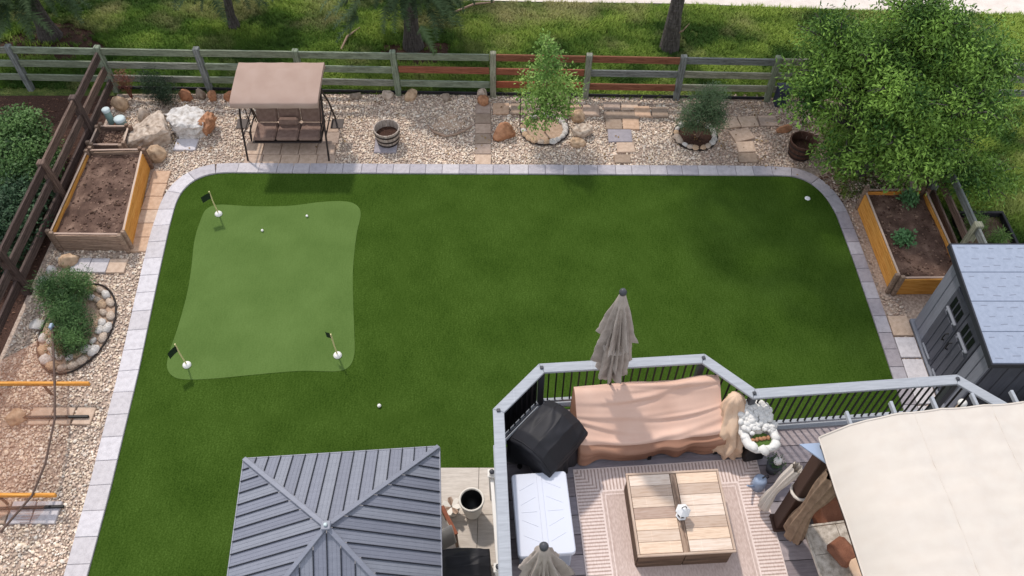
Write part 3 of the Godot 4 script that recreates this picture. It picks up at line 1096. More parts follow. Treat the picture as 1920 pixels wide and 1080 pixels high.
func deck():
	var d := thing("deck", "raised grey board deck with a bay front beside the metal gazebo roof", "deck", O, TURN)
	var rail := [Vector2(-0.3, 4.6), Vector2(-0.22, 0.54), Vector2(0.42, -0.09), Vector2(2.7, -0.09), Vector2(3.27, 0.52), Vector2(6.12, 0.49), Vector2(6.62, 0.98), Vector2(6.62, 4.6)]
	var pl := PackedVector2Array(rail)
	var fl: PackedVector2Array = Geometry2D.offset_polygon(pl, -0.08)[0]
	var z := 0.03
	while z < 4.4:
		var c := z + 0.135
		var e := cut_row(fl, c)
		if e.y - e.x > 0.2:
			board("deck_board", Vector3(e.x, -0.0125, c), Vector3(e.y, -0.0125, c), 0.262, 0.025, pick(M.deck_woods), d, 0.003)
		z += 0.272
	var under := S()
	sheet(under, fl, -0.06)
	part("underlay", under, M.black, d)
	for i in rail.size() - 1:
		var a: Vector2 = rail[i]
		var b: Vector2 = rail[i + 1]
		var n := (b - a).normalized()
		var out := Vector2(n.y, -n.x)
		var p := a + out * 0.075
		var q := b + out * 0.075
		board("fascia", Vector3(p.x, -0.13, p.y), Vector3(q.x, -0.13, q.y), 0.025, 0.27, M.rail_grey, d)
		p = a - out * 0.0
		q = b - out * 0.0
		board("border_board", Vector3(p.x, 0.004, p.y), Vector3(q.x, 0.004, q.y), 0.145, 0.024, M.rail_grey, d, 0.004)
	for p in [Vector3(0, -1.7, 0.7), Vector3(0.5, -1.7, 0.15), Vector3(2.6, -1.7, 0.15), Vector3(3.3, -1.7, 0.7), Vector3(6.1, -1.7, 0.7), Vector3(0, -1.7, 3.4), Vector3(6.2, -1.7, 3.4)]:
		var st := S()
		box(st, p, Vector3(0.14, 3.05, 0.14), 0.01)
		part("support_post", st, M.rail_grey, d)
	# the railing
	var r := thing("deck_railing", "pale grey deck railing with thin black balusters and square post caps", "railing", O, TURN)
	var last := rail.size() - 1
	for i in last:
		var a: Vector2 = rail[i]
		var b: Vector2 = rail[i + 1]
		var n := (b - a).normalized()
		var out := Vector2(n.y, -n.x)
		# mitred top rail
		var na: Vector2 = n if i == 0 else ((b - a).normalized() + (a - rail[i - 1]).normalized()).normalized()
		var nb: Vector2 = n if i == last - 1 else ((b - a).normalized() + (rail[i + 2] - b).normalized()).normalized()
		var oa := Vector2(na.y, -na.x) / maxf(0.3, Vector2(na.y, -na.x).dot(out))
		var ob := Vector2(nb.y, -nb.x) / maxf(0.3, Vector2(nb.y, -nb.x).dot(out))
		var st := S()
		var g := n * 0.0015
		var wide := 0.075
		prism(st, PackedVector2Array([a - oa * wide + g, a + oa * wide + g, b + ob * wide - g, b - ob * wide - g]), 0.965, 1.0, 0.006)
		part("top_rail", st, M.rail_grey, r)
		var ln := a.distance_to(b)
		var p0 := a + n * 0.05
		var p1 := b - n * 0.05
		board("bottom_rail", Vector3(p0.x, 0.085, p0.y), Vector3(p1.x, 0.085, p1.y), 0.045, 0.05, M.rail_grey, r)
		board("upper_rail", Vector3(p0.x, 0.93, p0.y), Vector3(p1.x, 0.93, p1.y), 0.04, 0.06, M.rail_grey, r)
		if i < 6:
			var cnt := int(ln / 0.105)
			for k in range(1, cnt):
				var p := a + n * ln * k / cnt
				st = S()
				box(st, Vector3(p.x, 0.505, p.y), Vector3(0.02, 0.79, 0.02))
				part("baluster", st, M.black, r)
		if i < 2:
			var s0 := a + n * 0.06 + out * 0.022
			var s1 := b - n * 0.06 + out * 0.022
			board("privacy_mesh", Vector3(s0.x, 0.505, s0.y), Vector3(s1.x, 0.505, s1.y), 0.006, 0.77, M.cover_black, r, 0.0)
	for i in range(0, 7):
		var p: Vector2 = rail[i]
		var st := S()
		box(st, Vector3(p.x, 0.48, p.y), Vector3(0.09, 0.96, 0.09), 0.006)
		var po := part("post", st, M.cap_grey, r)
		st = S()
		box(st, Vector3(p.x, 1.012, p.y), Vector3(0.05, 0.026, 0.05), 0.008)
		part("post_cap", st, M.cap_grey, po)

# ---------------------------------------------------------------- the gazebo with a metal hip roof

func gazebo():
	var gz := thing("gazebo", "hardtop gazebo with a grey standing-seam metal hip roof", "gazebo", L(Vector3(-2.65, -3.2, 1.53)), TURN)
	var hw := 1.5
	var ey := 2.25
	var apex := Vector3(0, 3.05, 0)
	var n := 16
	for f in 4:
		var bs := Basis(Vector3.UP, f * PI / 2)
		var e0 := Vector3(-hw, ey, hw)
		var e1 := Vector3(hw, ey, hw)
		var nrm := (e1 - e0).cross(apex - e0).normalized()
		for k in n:
			var t0 := float(k) / n
			var t1 := float(k + 1) / n
			var h0 := 1.0 - absf(2.0 * t0 - 1.0)
			var h1 := 1.0 - absf(2.0 * t1 - 1.0)
			var up := apex - (e0 + e1) * 0.5
			var pa := e0.lerp(e1, t0 + 0.0006)
			var pb := e0.lerp(e1, t1 - 0.0006)
			var c := bs * pa
			var dd := bs * pb
			var cc := bs * (pb + up * h1)
			var bb := bs * (pa + up * h0)
			var N := bs * nrm
			var st := S()
			oquad(st, c, dd, cc, bb, N)
			oquad(st, c - N * 0.015, dd - N * 0.015, dd, c, bs * Vector3(0, -0.3, 1))
			# pressed ribs between the seams
			for q in 2:
				var u := (q + 1) / 3.0
				var a0 := c.lerp(dd, u)
				var a1 := bb.lerp(cc, u)
				if (a1 - a0).length() > 0.15:
					bar(st, a0 + N * 0.002, a1 + N * 0.002 - (a1 - a0).normalized() * 0.02, 0.012, 0.003, 0.001, N)
			var panel := part("roof_panel", st, M.roof_metals[(k * 7 + f * 3) % 4], gz)
			if k > 0:
				var s0 := bs * e0.lerp(e1, t0)
				var s1 := bs * (e0.lerp(e1, t0) + up * maxf(h0 - 0.05, 0.02))
				if (s1 - s0).length() > 0.05:
					var sst := S()
					bar(sst, s0 + N * 0.013, s1 + N * 0.013, 0.012, 0.026, 0.003, N)
					part("seam", sst, M.roof_trim, panel)
		var cs := bs * e0
		var st2 := S()
		bar(st2, cs + Vector3.UP * 0.03, apex + Vector3.UP * 0.03, 0.07, 0.02, 0.006)
		part("hip_cap", st2, M.roof_metal, gz)
		var st3 := S()
		bar(st3, bs * (e0 + Vector3(0.002, -0.03, 0.012)), bs * (e1 + Vector3(-0.002, -0.03, 0.012)), 0.022, 0.07, 0.004)
		part("gutter_edge", st3, M.roof_metal, gz)
		var st4 := S()
		box(st4, bs * Vector3(hw - 0.22, 1.09, hw - 0.22), Vector3(0.12, 2.1, 0.12), 0.01)
		part("post", st4, M.dark_metal, gz)
		var st5 := S()
		bar(st5, bs * Vector3(-hw + 0.29, 2.1, hw - 0.22), bs * Vector3(hw - 0.29, 2.1, hw - 0.22), 0.08, 0.14, 0.006)
		part("beam", st5, M.dark_metal, gz)
	var st := S()
	box(st, apex + Vector3.UP * 0.05, Vector3(0.13, 0.03, 0.13), 0.01)
	part("ridge_cap", st, M.roof_metal, gz)
	st = S()
	box(st, apex + Vector3.UP * 0.08, Vector3(0.05, 0.04, 0.05), 0.012)
	part("finial", st, M.pipe_cap, gz)

# ---------------------------------------------------------------- the resin shed

func shed():
	var s := thing("garden_shed", "grey resin garden shed with dark double doors and a pale blue shingled roof", "shed", Vector3(8.28, 0, -8.72))
	# its front faces the lawn (-x); z runs along the front from -1.1 to 1.08
	var z0 := -1.12
	var z1 := 1.06
	var hh := 1.98
	var st := S()
	box(st, Vector3(0.9, 0.03, -0.03), Vector3(1.9, 0.08, 2.3), 0.01)
	part("floor_base", st, M.shed_ledge, s)
	for w in [[0.03, z0, 0.03, -0.62], [0.03, 0.6, 0.03, z1]]:
		var zc: float = (w[1] + w[3]) * 0.5
		var wd: float = w[3] - w[1]
		for k in 2:
			st = S()
			box(st, Vector3(0.03, hh * 0.5 + 0.05, w[1] + wd * (k + 0.5) / 2.0), Vector3(0.05, hh - 0.04, wd / 2.0 - 0.012), 0.012)
			part("wall_panel", st, M.shed_wall, s)
		st = S()
		box(st, Vector3(0.055, hh * 0.5 + 0.05, zc), Vector3(0.03, hh - 0.04, wd))
		part("wall", st, M.shed_door, s)
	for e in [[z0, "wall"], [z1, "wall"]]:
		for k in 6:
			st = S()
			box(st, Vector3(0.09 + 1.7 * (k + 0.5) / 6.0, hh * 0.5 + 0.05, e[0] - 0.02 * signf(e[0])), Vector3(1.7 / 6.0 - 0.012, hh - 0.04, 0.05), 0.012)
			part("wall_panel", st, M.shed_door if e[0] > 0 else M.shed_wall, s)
	st = S()
	box(st, Vector3(1.8, hh * 0.5 + 0.05, (z0 + z1) * 0.5), Vector3(0.05, hh - 0.04, z1 - z0 - 0.1))
	part("wall", st, M.shed_wall, s)
	for k in 2:
		var zc := -0.31 + 0.61 * k - 0.0
		st = S()
		box(st, Vector3(0.01, 0.98, zc), Vector3(0.05, 1.78, 0.595), 0.01)
		var door := part("door", st, M.shed_door, s)
		for q in 3:
			st = S()
			box(st, Vector3(-0.018, 0.72, zc - 0.19 + q * 0.19), Vector3(0.02, 1.05, 0.15), 0.008)
			part("door_panel", st, M.shed_door, door)
		for q in 3:
			st = S()
			box(st, Vector3(-0.017, 1.57, zc - 0.15 + q * 0.15), Vector3(0.012, 0.3, 0.11), 0.003)
			part("window_pane", st, M.glass_dark, door)
		st = S()
		box(st, Vector3(-0.035, 1.37, zc), Vector3(0.05, 0.045, 0.46), 0.012)
		for q in [-0.16, 0.16]:
			box(st, Vector3(-0.045, 1.335, zc + q), Vector3(0.04, 0.05, 0.05), 0.01)
		part("window_ledge", st, M.shed_ledge, door)
		st = S()
		box(st, Vector3(-0.03, 0.17, zc), Vector3(0.04, 0.04, 0.4), 0.01)
		part("kick_ledge", st, M.shed_ledge, door)
		st = S()
		var hz := zc + (0.2 if k == 0 else -0.2)
		tube(st, [Vector3(-0.02, 1.08, hz), Vector3(-0.08, 1.06, hz), Vector3(-0.085, 0.97, hz), Vector3(-0.08, 0.88, hz), Vector3(-0.02, 0.86, hz)], 0.014, 6)
		part("handle", st, M.black, door)
	# one pitch falling towards the house, in four courses
	var yh := 2.3
	var yl := 2.08
	var za := z0 - 0.14
	var zb := z1 + 0.14
	var slope := atan2(yh - yl, zb - za)
	var bs := Basis(Vector3.RIGHT, slope)
	var run := (zb - za) / cos(slope)
	var x0 := -0.13
	var wide := 2.2
	var rg := RandomNumberGenerator.new()
	rg.seed = 12
	st = S()
	box(st, Vector3(0, -0.05, 0), Vector3(wide - 0.02, 0.06, run - 0.02))
	var top := Transform3D(bs, Vector3(x0 + wide * 0.5, (yh + yl) * 0.5, (za + zb) * 0.5))
	part("roof_frame", st, M.roof_trim, s, top)
	for k in 4:
		var c := -run * 0.5 + run * (k + 0.5) / 4.0
		st = S()
		box(st, Vector3(0, 0.006 - k * 0.002, c), Vector3(wide, 0.05, run / 4.0 - 0.006), 0.008)
		var co := part("roof_course", st, M.shed_roof, s, top)
		for row in 3:
			for col in 7:
				var w := rg.randf_range(0.045, 0.075)
				var x := -wide * 0.5 + 0.16 + col * 0.29 + (0.145 if row % 2 else 0.0) + rg.randf_range(-0.05, 0.05)
				if x + w * 0.5 > wide * 0.5 - 0.03:
					continue
				st = S()
				var zc := c - run / 8.0 + 0.11 + row * 0.195 + rg.randf_range(-0.03, 0.03)
				# a thin strip that paints the shadow and dirt below a moulded shingle
				var ytop := 0.031 - k * 0.002
				box(st, Vector3(x, ytop, zc), Vector3(w * 2.0, 0.004, 0.014), 0.0, Basis(Vector3.UP, rg.randf_range(-0.12, 0.12)))
				part("shingle_shade_strip", st, M.shingle_shade_grey, co)
	st = S()
	box(st, Vector3(-wide * 0.5 - 0.014, -0.03, 0), Vector3(0.028, 0.13, run + 0.03), 0.006)
	box(st, Vector3(0, -0.04, run * 0.5 + 0.016), Vector3(wide + 0.05, 0.13, 0.028), 0.006)
	box(st, Vector3(0, -0.04, -run * 0.5 - 0.016), Vector3(wide + 0.05, 0.13, 0.028), 0.006)
	part("roof_edge", st, M.roof_trim, s, top)

# ---------------------------------------------------------------- the cream canopy on the deck

func pergola():
	var p := thing("pergola_canopy", "arched pergola with a big cream fabric roof standing on the deck", "pergola")
	onto_deck(p, Vector3(3.39, 0, 1.86))
	var nz := FastNoiseLite.new()
	nz.seed = 3
	nz.frequency = 0.7
	var prof := [[-0.01, 2.31], [0.01, 2.345], [0.13, 2.46], [0.25, 2.56], [0.42, 2.66], [0.66, 2.745], [0.97, 2.79], [1.35, 2.82], [1.75, 2.835], [2.1, 2.84]]
	var full := prof.duplicate()
	for i in range(prof.size() - 2, -1, -1):
		full.append([4.2 - prof[i][0], prof[i][1]])
	var rows := []
	var fine := []
	for i in full.size() - 1:
		var m := 5 if i > 3 and i < full.size() - 5 else 1
		for k in m:
			fine.append([lerpf(full[i][0], full[i + 1][0], float(k) / m), lerpf(full[i][1], full[i + 1][1], float(k) / m)])
	fine.append(full[-1])
	for j in 91:
		var z := 3.3 * j / 90.0
		var row := []
		for f in fine:
			var sag := 0.03 * pow(absf(sin((f[0] - 0.3) / 0.45 * PI)), 0.7) + 0.012 * sin(z / 1.1 * PI) * sin(z / 1.1 * PI)
			var wr := 0.012 * nz.get_noise_2d(f[0] * 1.2, z * 6.0) + 0.022 * exp(-pow((z - 2.86 - 0.06 * sin(f[0] * 2.2) - 0.05 * f[0]) * 22.0, 2.0)) * smoothstep(0.3, 1.0, f[0]) + 0.014 * exp(-pow((z - 0.95 - 0.2 * f[0]) * 14.0, 2.0)) * exp(-pow((f[0] - 0.35) * 2.5, 2.0))
			row.append(Vector3(f[0], f[1] - sag + wr, z))
		rows.append(row)
	var st := S()
	rows.reverse()
	grid(st, rows)
	var r2 := []
	for row in rows:
		var q := []
		for v in row:
			q.append(v - Vector3(0, 0.006, 0))
		q.reverse()
		r2.append(q)
	grid(st, r2)
	part("fabric_roof", st, M.canopy_cream, p)
	var last: int = fine.size() - 1
	for q in [0, last, int(last * 0.24), int(last * 0.42), int(last * 0.6), int(last * 0.78)]:
		var line := []
		for j in range(0, rows.size(), 3):
			line.append(rows[j][q])
		st = S()
		tube(st, line, 0.012 if q == 0 or q == last else 0.006, 5)
		part("hem" if q == 0 or q == last else "fabric_seam", st, M.canopy_cream, p)
	for j in [0, rows.size() - 1]:
		st = S()
		tube(st, rows[j], 0.012, 5)
		part("hem", st, M.canopy_cream, p)
	for i in 9:
		var x := 0.3 + i * 0.45
		var y := 2.84
		for k in full.size() - 1:
			if x >= full[k][0] and x <= full[k + 1][0]:
				y = lerpf(full[k][1], full[k + 1][1], (x - full[k][0]) / (full[k + 1][0] - full[k][0]))
		st = S()
		bar(st, Vector3(x, y - 0.1, -0.2), Vector3(x, y - 0.1, 3.4), 0.035, 0.06, 0.005)
		part("rafter", st, M.rail_grey, p)
	for z in [0.08, 3.2]:
		st = S()
		var pts := []
		for f in full:
			pts.append(Vector3(f[0] * 0.985 + 0.03, f[1] - 0.13, z))
		for k in pts.size() - 1:
			bar(st, pts[k], pts[k + 1], 0.05, 0.05)
		part("arch_beam", st, M.post_brown, p)
		for x in [0.1, 4.1]:
			st = S()
			box(st, Vector3(x, 1.1, z + 0.03), Vector3(0.18, 2.2, 0.18), 0.01)
			part("post", st, M.post_brown, p)
			st = S()
			box(st, Vector3(x, 0.03, z + 0.03), Vector3(0.24, 0.06, 0.24), 0.01)
			part("post_foot", st, M.post_brown, p)
	for x in [0.05, 4.15]:
		st = S()
		bar(st, Vector3(x, 2.2, 0.0), Vector3(x, 2.2, 3.3), 0.06, 0.1, 0.006)
		part("side_beam", st, M.post_brown, p)
	st = S()                               # a blue-grey gusset plate under the corner
	prism(st, PackedVector2Array([Vector2(-0.22, 0.02), Vector2(0.04, 0.02), Vector2(0.04, 0.3)]), 2.18, 2.2)
	part("corner_plate", st, M.blue_grey, p)
	# curtains tied back to the post and to the side
	drape(Vector3(0.02, 1.35, -0.07), Vector3(-0.1, 0.05, -0.1), 0.075, M.canopy_cream, "pale curtain gathered outside the corner post of the canopy", 1)
	drape(Vector3(0.1, 2.15, 0.42), Vector3(0.16, 0.12, 0.34), 0.125, M.curtain_brown, "brown curtain tied back close behind the canopy corner post", 2)
	st = S()
	var tie := []
	for k in 13:
		var a := TAU * k / 12.0
		tie.append(Vector3(0.08 + cos(a) * 0.1, 1.05 + 0.03 * sin(a), 0.12 + sin(a) * 0.12))
	tube(st, tie, 0.022, 5)
	part("curtain_tie", st, M.canopy_cream, p)

func drape(top: Vector3, bottom: Vector3, r: float, m: Material, label: String, sd: int):
	# a gathered curtain: folds hanging from the beam, pinched where it is tied, loose below
	var rows := []
	for i in 33:
		var t := i / 32.0
		var w := r * (0.8 - 0.3 * exp(-pow((t - 0.5) * 5.0, 2.0)) + 0.2 * t * t)
		if t > 0.9:
			w *= 1.0 - 0.5 * smoothstep(0.9, 1.0, t)
		var c := top.lerp(bottom, t) + Vector3(-0.05 * sin(t * PI), 0, 0)
		var row := []
		for k in 97:
			var a := TAU * k / 96.0
			var f := 1.0 + 0.2 * (1.0 - 1.6 * absf(sin(a * 4.5 + sd + t * 0.6))) + 0.06 * sin(a * 5.0 + t * 3.0 + sd * 2)
			row.append(c + Vector3(cos(a) * w * f, 0.02 * sin(a * 4.0) * t, sin(a) * w * f * 1.25))
		rows.append(row)
	var st := S()
	grid(st, rows)
	var o := single("curtain", st, m, label, "curtain", Vector3.ZERO, 0.0, "curtains tied back under the canopy")
	onto_deck(o, Vector3(3.39, 0, 1.86))

# ---------------------------------------------------------------- things standing in the garden

func swing():
	var s := thing("swing_seat", "three-seat garden swing with a tan canopy on a paved square by the far fence", "swing seat", Vector3(-5.4, 0, -15.2))
	for x in [-0.98, 0.98]:
		var e := signf(x) * 0.02
		var st := S()
		tube(st, [Vector3(x - e, 1.62, -0.1), Vector3(x, 0.9, 0.3), Vector3(x, 0.02, 0.6)], 0.024, 7)
		part("leg", st, M.dark_metal, s)
		st = S()
		tube(st, [Vector3(x - e, 1.62, -0.1), Vector3(x, 0.9, -0.5), Vector3(x, 0.02, -0.82)], 0.024, 7)
		part("leg", st, M.dark_metal, s)
		st = S()
		tube(st, [Vector3(x, 0.62, 0.42), Vector3(x, 0.62, -0.62)], 0.018, 6)
		part("brace", st, M.dark_metal, s)
		st = S()
		var sx: float = x * 0.86
		tube(st, [Vector3(x * 0.95, 1.58, -0.1), Vector3(sx, 0.75, 0.12), Vector3(sx, 0.42, 0.3)], 0.012, 6)
		tube(st, [Vector3(x * 0.95, 1.58, -0.1), Vector3(sx, 0.8, -0.25), Vector3(sx, 0.45, -0.3)], 0.012, 6)
		part("hanger", st, M.dark_metal, s)
		st = S()
		tube(st, [Vector3(sx, 0.42, 0.34), Vector3(sx, 0.64, 0.3), Vector3(sx, 0.66, -0.2), Vector3(sx, 0.6, -0.36)], 0.018, 6)
		part("armrest", st, M.dark_metal, s)
		st = S()
		box(st, Vector3(x * 1.17, 0.47, -0.22), Vector3(0.3, 0.025, 0.34), 0.008)
		part("side_tray", st, M.dark_metal, s)
	var st := S()
	tube(st, [Vector3(-1.0, 1.62, -0.1), Vector3(1.0, 1.62, -0.1)], 0.024, 7)
	part("top_bar", st, M.dark_metal, s)
	st = S()
	box(st, Vector3(0, 0.385, 0.02), Vector3(1.66, 0.03, 0.7), 0.01)
	part("seat_frame", st, M.dark_metal, s)
	for k in 3:
		var x := -0.54 + k * 0.54
		st = S()
		box(st, Vector3(x, 0.45, 0.03), Vector3(0.525, 0.1, 0.62), 0.04)
		part("seat_cushion", st, M.cushion_brown, s)
		st = S()
		box(st, Vector3.ZERO, Vector3(0.525, 0.52, 0.1), 0.04)
		part("back_cushion", st, M.cushion_brown, s, Transform3D(Basis(Vector3.RIGHT, -0.35), Vector3(x, 0.72, -0.38)))
	st = S()
	box(st, Vector3.ZERO, Vector3(0.48, 0.2, 0.11), 0.05)
	var pil := single("cushion", st, M.cushion_brown, "small brown cushion lying in the middle of the garden swing", "cushion", Vector3(-5.4, 0.6, -15.36))
	pil.rotation.x = -0.5
	# the canopy: a bent cloth over a frame, with a deep front hem
	var rows := []
	var prof := [[-0.79, 1.66], [-0.8, 1.84], [-0.76, 1.865], [-0.45, 1.855], [0.0, 1.8], [0.3, 1.755], [0.47, 1.715], [0.51, 1.69], [0.52, 1.58]]
	for q in prof:
		var row := []
		for k in 13:
			var x := -1.0 + k / 6.0
			row.append(Vector3(x, q[1] - 0.012 * sin(k * PI / 3.0) * sin(k * PI / 3.0), q[0]))
		rows.append(row)
	rows.reverse()
	st = S()
	grid(st, rows)
	for x in [-1.0, 1.0]:
		smooth(st, false)
		for i in range(1, prof.size() - 2):
			var a := Vector3(x, prof[i][1], prof[i][0])
			var b := Vector3(x, prof[i + 1][1], prof[i + 1][0])
			oquad(st, a, b, b - Vector3(0, 0.11, 0), a - Vector3(0, 0.11, 0), Vector3(x, 0, 0))
	part("canopy", st, M.swing_cloth, s)

func barrel(at: Vector3, h: float, r: float, m: Material, hoop: Material, label: String):
	var b := thing("barrel_planter", label, "planter", at, 0.0, "half barrel planters")
	var n := 18
	for k in n:
		var a0 := TAU * k / n + 0.012
		var a1 := TAU * (k + 1) / n - 0.012
		var st := S()
		var hs := [0.0, h * 0.5, h]
		var rs := [r * 0.8, r * 0.93, r]
		for i in 2:
			var p := Vector3(cos(a0), 0, sin(a0))
			var q := Vector3(cos(a1), 0, sin(a1))
			var A: Vector3 = p * rs[i] + Vector3.UP * hs[i]
			var B: Vector3 = q * rs[i] + Vector3.UP * hs[i]
			var C: Vector3 = q * rs[i + 1] + Vector3.UP * hs[i + 1]
			var D: Vector3 = p * rs[i + 1] + Vector3.UP * hs[i + 1]
			oquad(st, A, B, C, D, p + q)
			oquad(st, A * Vector3(0.92, 1, 0.92), B * Vector3(0.92, 1, 0.92), C * Vector3(0.92, 1, 0.92), D * Vector3(0.92, 1, 0.92), -p - q)
			if i == 1:
				oquad(st, D, C, C * Vector3(0.92, 1, 0.92), D * Vector3(0.92, 1, 0.92), Vector3.UP)
		part("stave", st, m, b)
	for y in [0.14, 0.45, 0.8]:
		var st := S()
		var rr: float = (lerpf(r * 0.8, r * 0.93, y * 2.0) if y < 0.5 else lerpf(r * 0.93, r, y * 2.0 - 1.0)) + 0.008
		lathe(st, [Vector2(rr, h * y - 0.025), Vector2(rr + 0.006, h * y + 0.025)], 24, Vector3.ZERO, true)
		part("hoop", st, hoop, b)
	var st := S()
	lathe(st, [Vector2(r * 0.86, h * 0.55), Vector2(0, h * 0.58)], 18)
	part("soil", st, M.mulch, b)

func raised_beds():
	# the long bed on the left: two new orange sides, two old grey ends
	var b := thing("raised_bed", "long raised bed of bare soil with orange sides and grey ends by the dark fence", "raised bed")
	bed(b, [Vector2(-10.0, -14.42), Vector2(-8.72, -14.45), Vector2(-8.42, -11.8), Vector2(-10.0, -11.82)], 0.54, [M.old_woods[1], M.new_woods[0], M.old_woods[0], M.new_woods[1]], M.old_woods)
	b = thing("raised_bed", "raised bed with orange board sides and a few green plants, beside the shed", "raised bed")
	bed(b, [Vector2(7.98, -13.12), Vector2(9.34, -13.14), Vector2(9.4, -10.62), Vector2(8.05, -10.6)], 0.54, [M.new_woods[2], M.new_woods[0], M.new_woods[1], M.new_woods[0]], M.old_woods)
	b = thing("raised_bed", "short dark wooden box behind the long bed, in front of the two green pipes", "raised bed")
	bed(b, [Vector2(-10.1, -15.4), Vector2(-9.35, -15.4), Vector2(-9.3, -14.75), Vector2(-10.1, -14.75)], 0.42, [M.brown_woods[2], M.brown_woods[0], M.brown_woods[2], M.brown_woods[0]], M.old_woods)

func bed(b: Node3D, c: Array, h: float, sides: Array, posts: Array):
	var soil := PackedVector2Array()
	for p in c:
		soil.append(p)
	var st := S()
	var nz := FastNoiseLite.new()
	nz.seed = 8
	nz.frequency = 1.4
	var rows := []
	for i in 17:
		var row := []
		for j in 13:
			var l: Vector2 = c[0].lerp(c[3], i / 16.0)
			var r: Vector2 = c[1].lerp(c[2], i / 16.0)
			var p := l.lerp(r, j / 12.0)
			row.append(Vector3(p.x, h - 0.15 + 0.05 * nz.get_noise_2d(p.x * 1.5, p.y * 1.5) + 0.02 * nz.get_noise_2d(p.x * 6.0, p.y * 6.0), p.y))
		rows.append(row)
	rows.reverse()
	grid(st, rows)
	part("soil", st, M.soil, b)
	var xs := []
	var cs := []
	for k in 420:
		var u := rng.randf()
		var p: Vector2 = c[0].lerp(c[3], u).lerp(c[1].lerp(c[2], u), rng.randf_range(0.03, 0.97))
		var y := h - 0.15 + 0.05 * nz.get_noise_2d(p.x * 1.5, p.y * 1.5)
		var s := rng.randf_range(0.02, 0.06) if rng.randf() < 0.9 else rng.randf_range(0.06, 0.1)
		xs.append(Transform3D(Basis.from_euler(Vector3(rng.randf(), rng.randf() * TAU, rng.randf())).scaled(Vector3(s, s * 0.7, s)), Vector3(p.x, y + 0.004, p.y)))
		cs.append(lin(72, 52, 43).lerp(lin(150, 124, 108), pow(rng.randf(), 1.6)))
	grown("soil_clods", STONES[0], M.stone, xs, cs, b).set_meta("kind", "stuff")
	for i in 4:
		var p: Vector2 = c[i]
		var q: Vector2 = c[(i + 1) % 4]
		var n := (q - p).normalized()
		for k in 2:
			var y := 0.1 + k * (h - 0.04) * 0.5
			board("side_board", Vector3(p.x + n.x * 0.07, y, p.y + n.y * 0.07), Vector3(q.x - n.x * 0.07, y, q.y - n.y * 0.07), 0.04, (h - 0.04) * 0.5 - 0.006, sides[i], b)
	for i in 4:
		var p: Vector2 = c[i]
		var q: Vector2 = c[(i + 1) % 4]
		var n := (q - p).normalized()
		board("top_edge", Vector3(p.x + n.x * 0.07, h + 0.002, p.y + n.y * 0.07), Vector3(q.x - n.x * 0.07, h + 0.002, q.y - n.y * 0.07), 0.046, 0.008, M.pale_planks[1 if i % 2 else 3], b, 0.002)  # whitish cut edge, made paler still for sunlight on the board tops
	for i in 4:
		var p: Vector2 = c[i]
		var n1: Vector2 = (c[(i + 1) % 4] - p).normalized()
		var n0: Vector2 = (c[(i + 3) % 4] - p).normalized()
		for w in [n0 * 0.045 - n1 * 0.01, n1 * 0.05 - n0 * 0.055]:
			st = S()
			box(st, Vector3(0, h * 0.5 - 0.01, 0), Vector3(0.085, h + 0.12, 0.085), 0.01)
			part("corner_post", st, posts[(i + 1) % 3], b, Transform3D(Basis(Vector3.UP, rng.randf_range(-0.1, 0.1)), Vector3(p.x + w.x, 0, p.y + w.y)))

func stone_ring(label: String, at: Vector3, rx: float, rz: float, n: int, layers: int, gap0: float, gap1: float, fill: Material, sd: int) -> Node3D:
	var r := thing("stone_ring", label, "tree ring", at)
	var rg := RandomNumberGenerator.new()
	rg.seed = sd
	var st := S()
	var pts := []
	for k in 41:
		var a := TAU * k / 40.0
		pts.append(Vector3(cos(a) * rx, 0.035, sin(a) * rz))
	tube(st, pts, 0.022, 5, false)
	part("edging", st, M.black_edge, r)
	var pl := PackedVector2Array()
	for k in 24:
		var a := TAU * k / 24.0
		pl.append(Vector2(cos(a) * rx * 0.97, sin(a) * rz * 0.97))
	st = S()
	sheet(st, pl, 0.02)
	part("earth", st, fill, r)
	for l in layers:
		for k in n:
			var a := TAU * (k + 0.5 * l) / n + rg.randf_range(-0.05, 0.05)
			if gap1 > gap0 and fposmod(a, TAU) > gap0 and fposmod(a, TAU) < gap1:
				continue
			var f := 0.88 - 0.2 * l
			var w := TAU * rx * f / n * rg.randf_range(1.15, 1.6)
			var b := Basis(Vector3.UP, -a + PI / 2 + rg.randf_range(-0.4, 0.4)).scaled_local(Vector3(w, w * rg.randf_range(0.75, 1.0), w * rg.randf_range(0.8, 1.05)))
			piece("stone", STONES[rg.randi() % 5], [M.rock, M.white_rock, M.rocks[4], M.white_rock][rg.randi() % 4], r, Transform3D(b, Vector3(cos(a) * rx * f, 0.05, sin(a) * rz * f)))
	var pk := PackedVector2Array()
	for k in 24:
		var a := TAU * k / 24.0
		pk.append(Vector2(at.x + cos(a) * rx, at.z + sin(a) * rz))
	KEEP.append(pk)
	return r

func tree_rings():
	stone_ring("ring of pale stones round the young tree between two stakes", Vector3(0.81, 0, -15.72), 0.6, 0.57, 21, 1, 0, 0, M.sand, 31)
	stone_ring("ring of stones in black edging round the small grey-green bush near the right paver path", Vector3(4.55, 0, -15.5), 0.54, 0.54, 19, 1, 0, 0, M.mulch, 32)
	stone_ring("large ring of rounded stones around two dark shrubs by the dark fence", Vector3(-8.93, 0, -9.7), 0.72, 1.12, 20, 2, 3.0, 4.1, M.sand, 33)
	for x in [0.2, 1.38]:
		var st := S()
		tube(st, [Vector3(0, -0.1, 0), Vector3(0.01 if x < 1 else 0.06, 0.9, -0.02)], 0.014, 6)
		single("tree_stake", st, M.black_edge, "thin dark stake left of the young tree" if x < 1 else "thin dark stake right of the young tree, leaning outwards", "stake", Vector3(x, 0, -15.95), 0.0, "stakes beside the young tree")

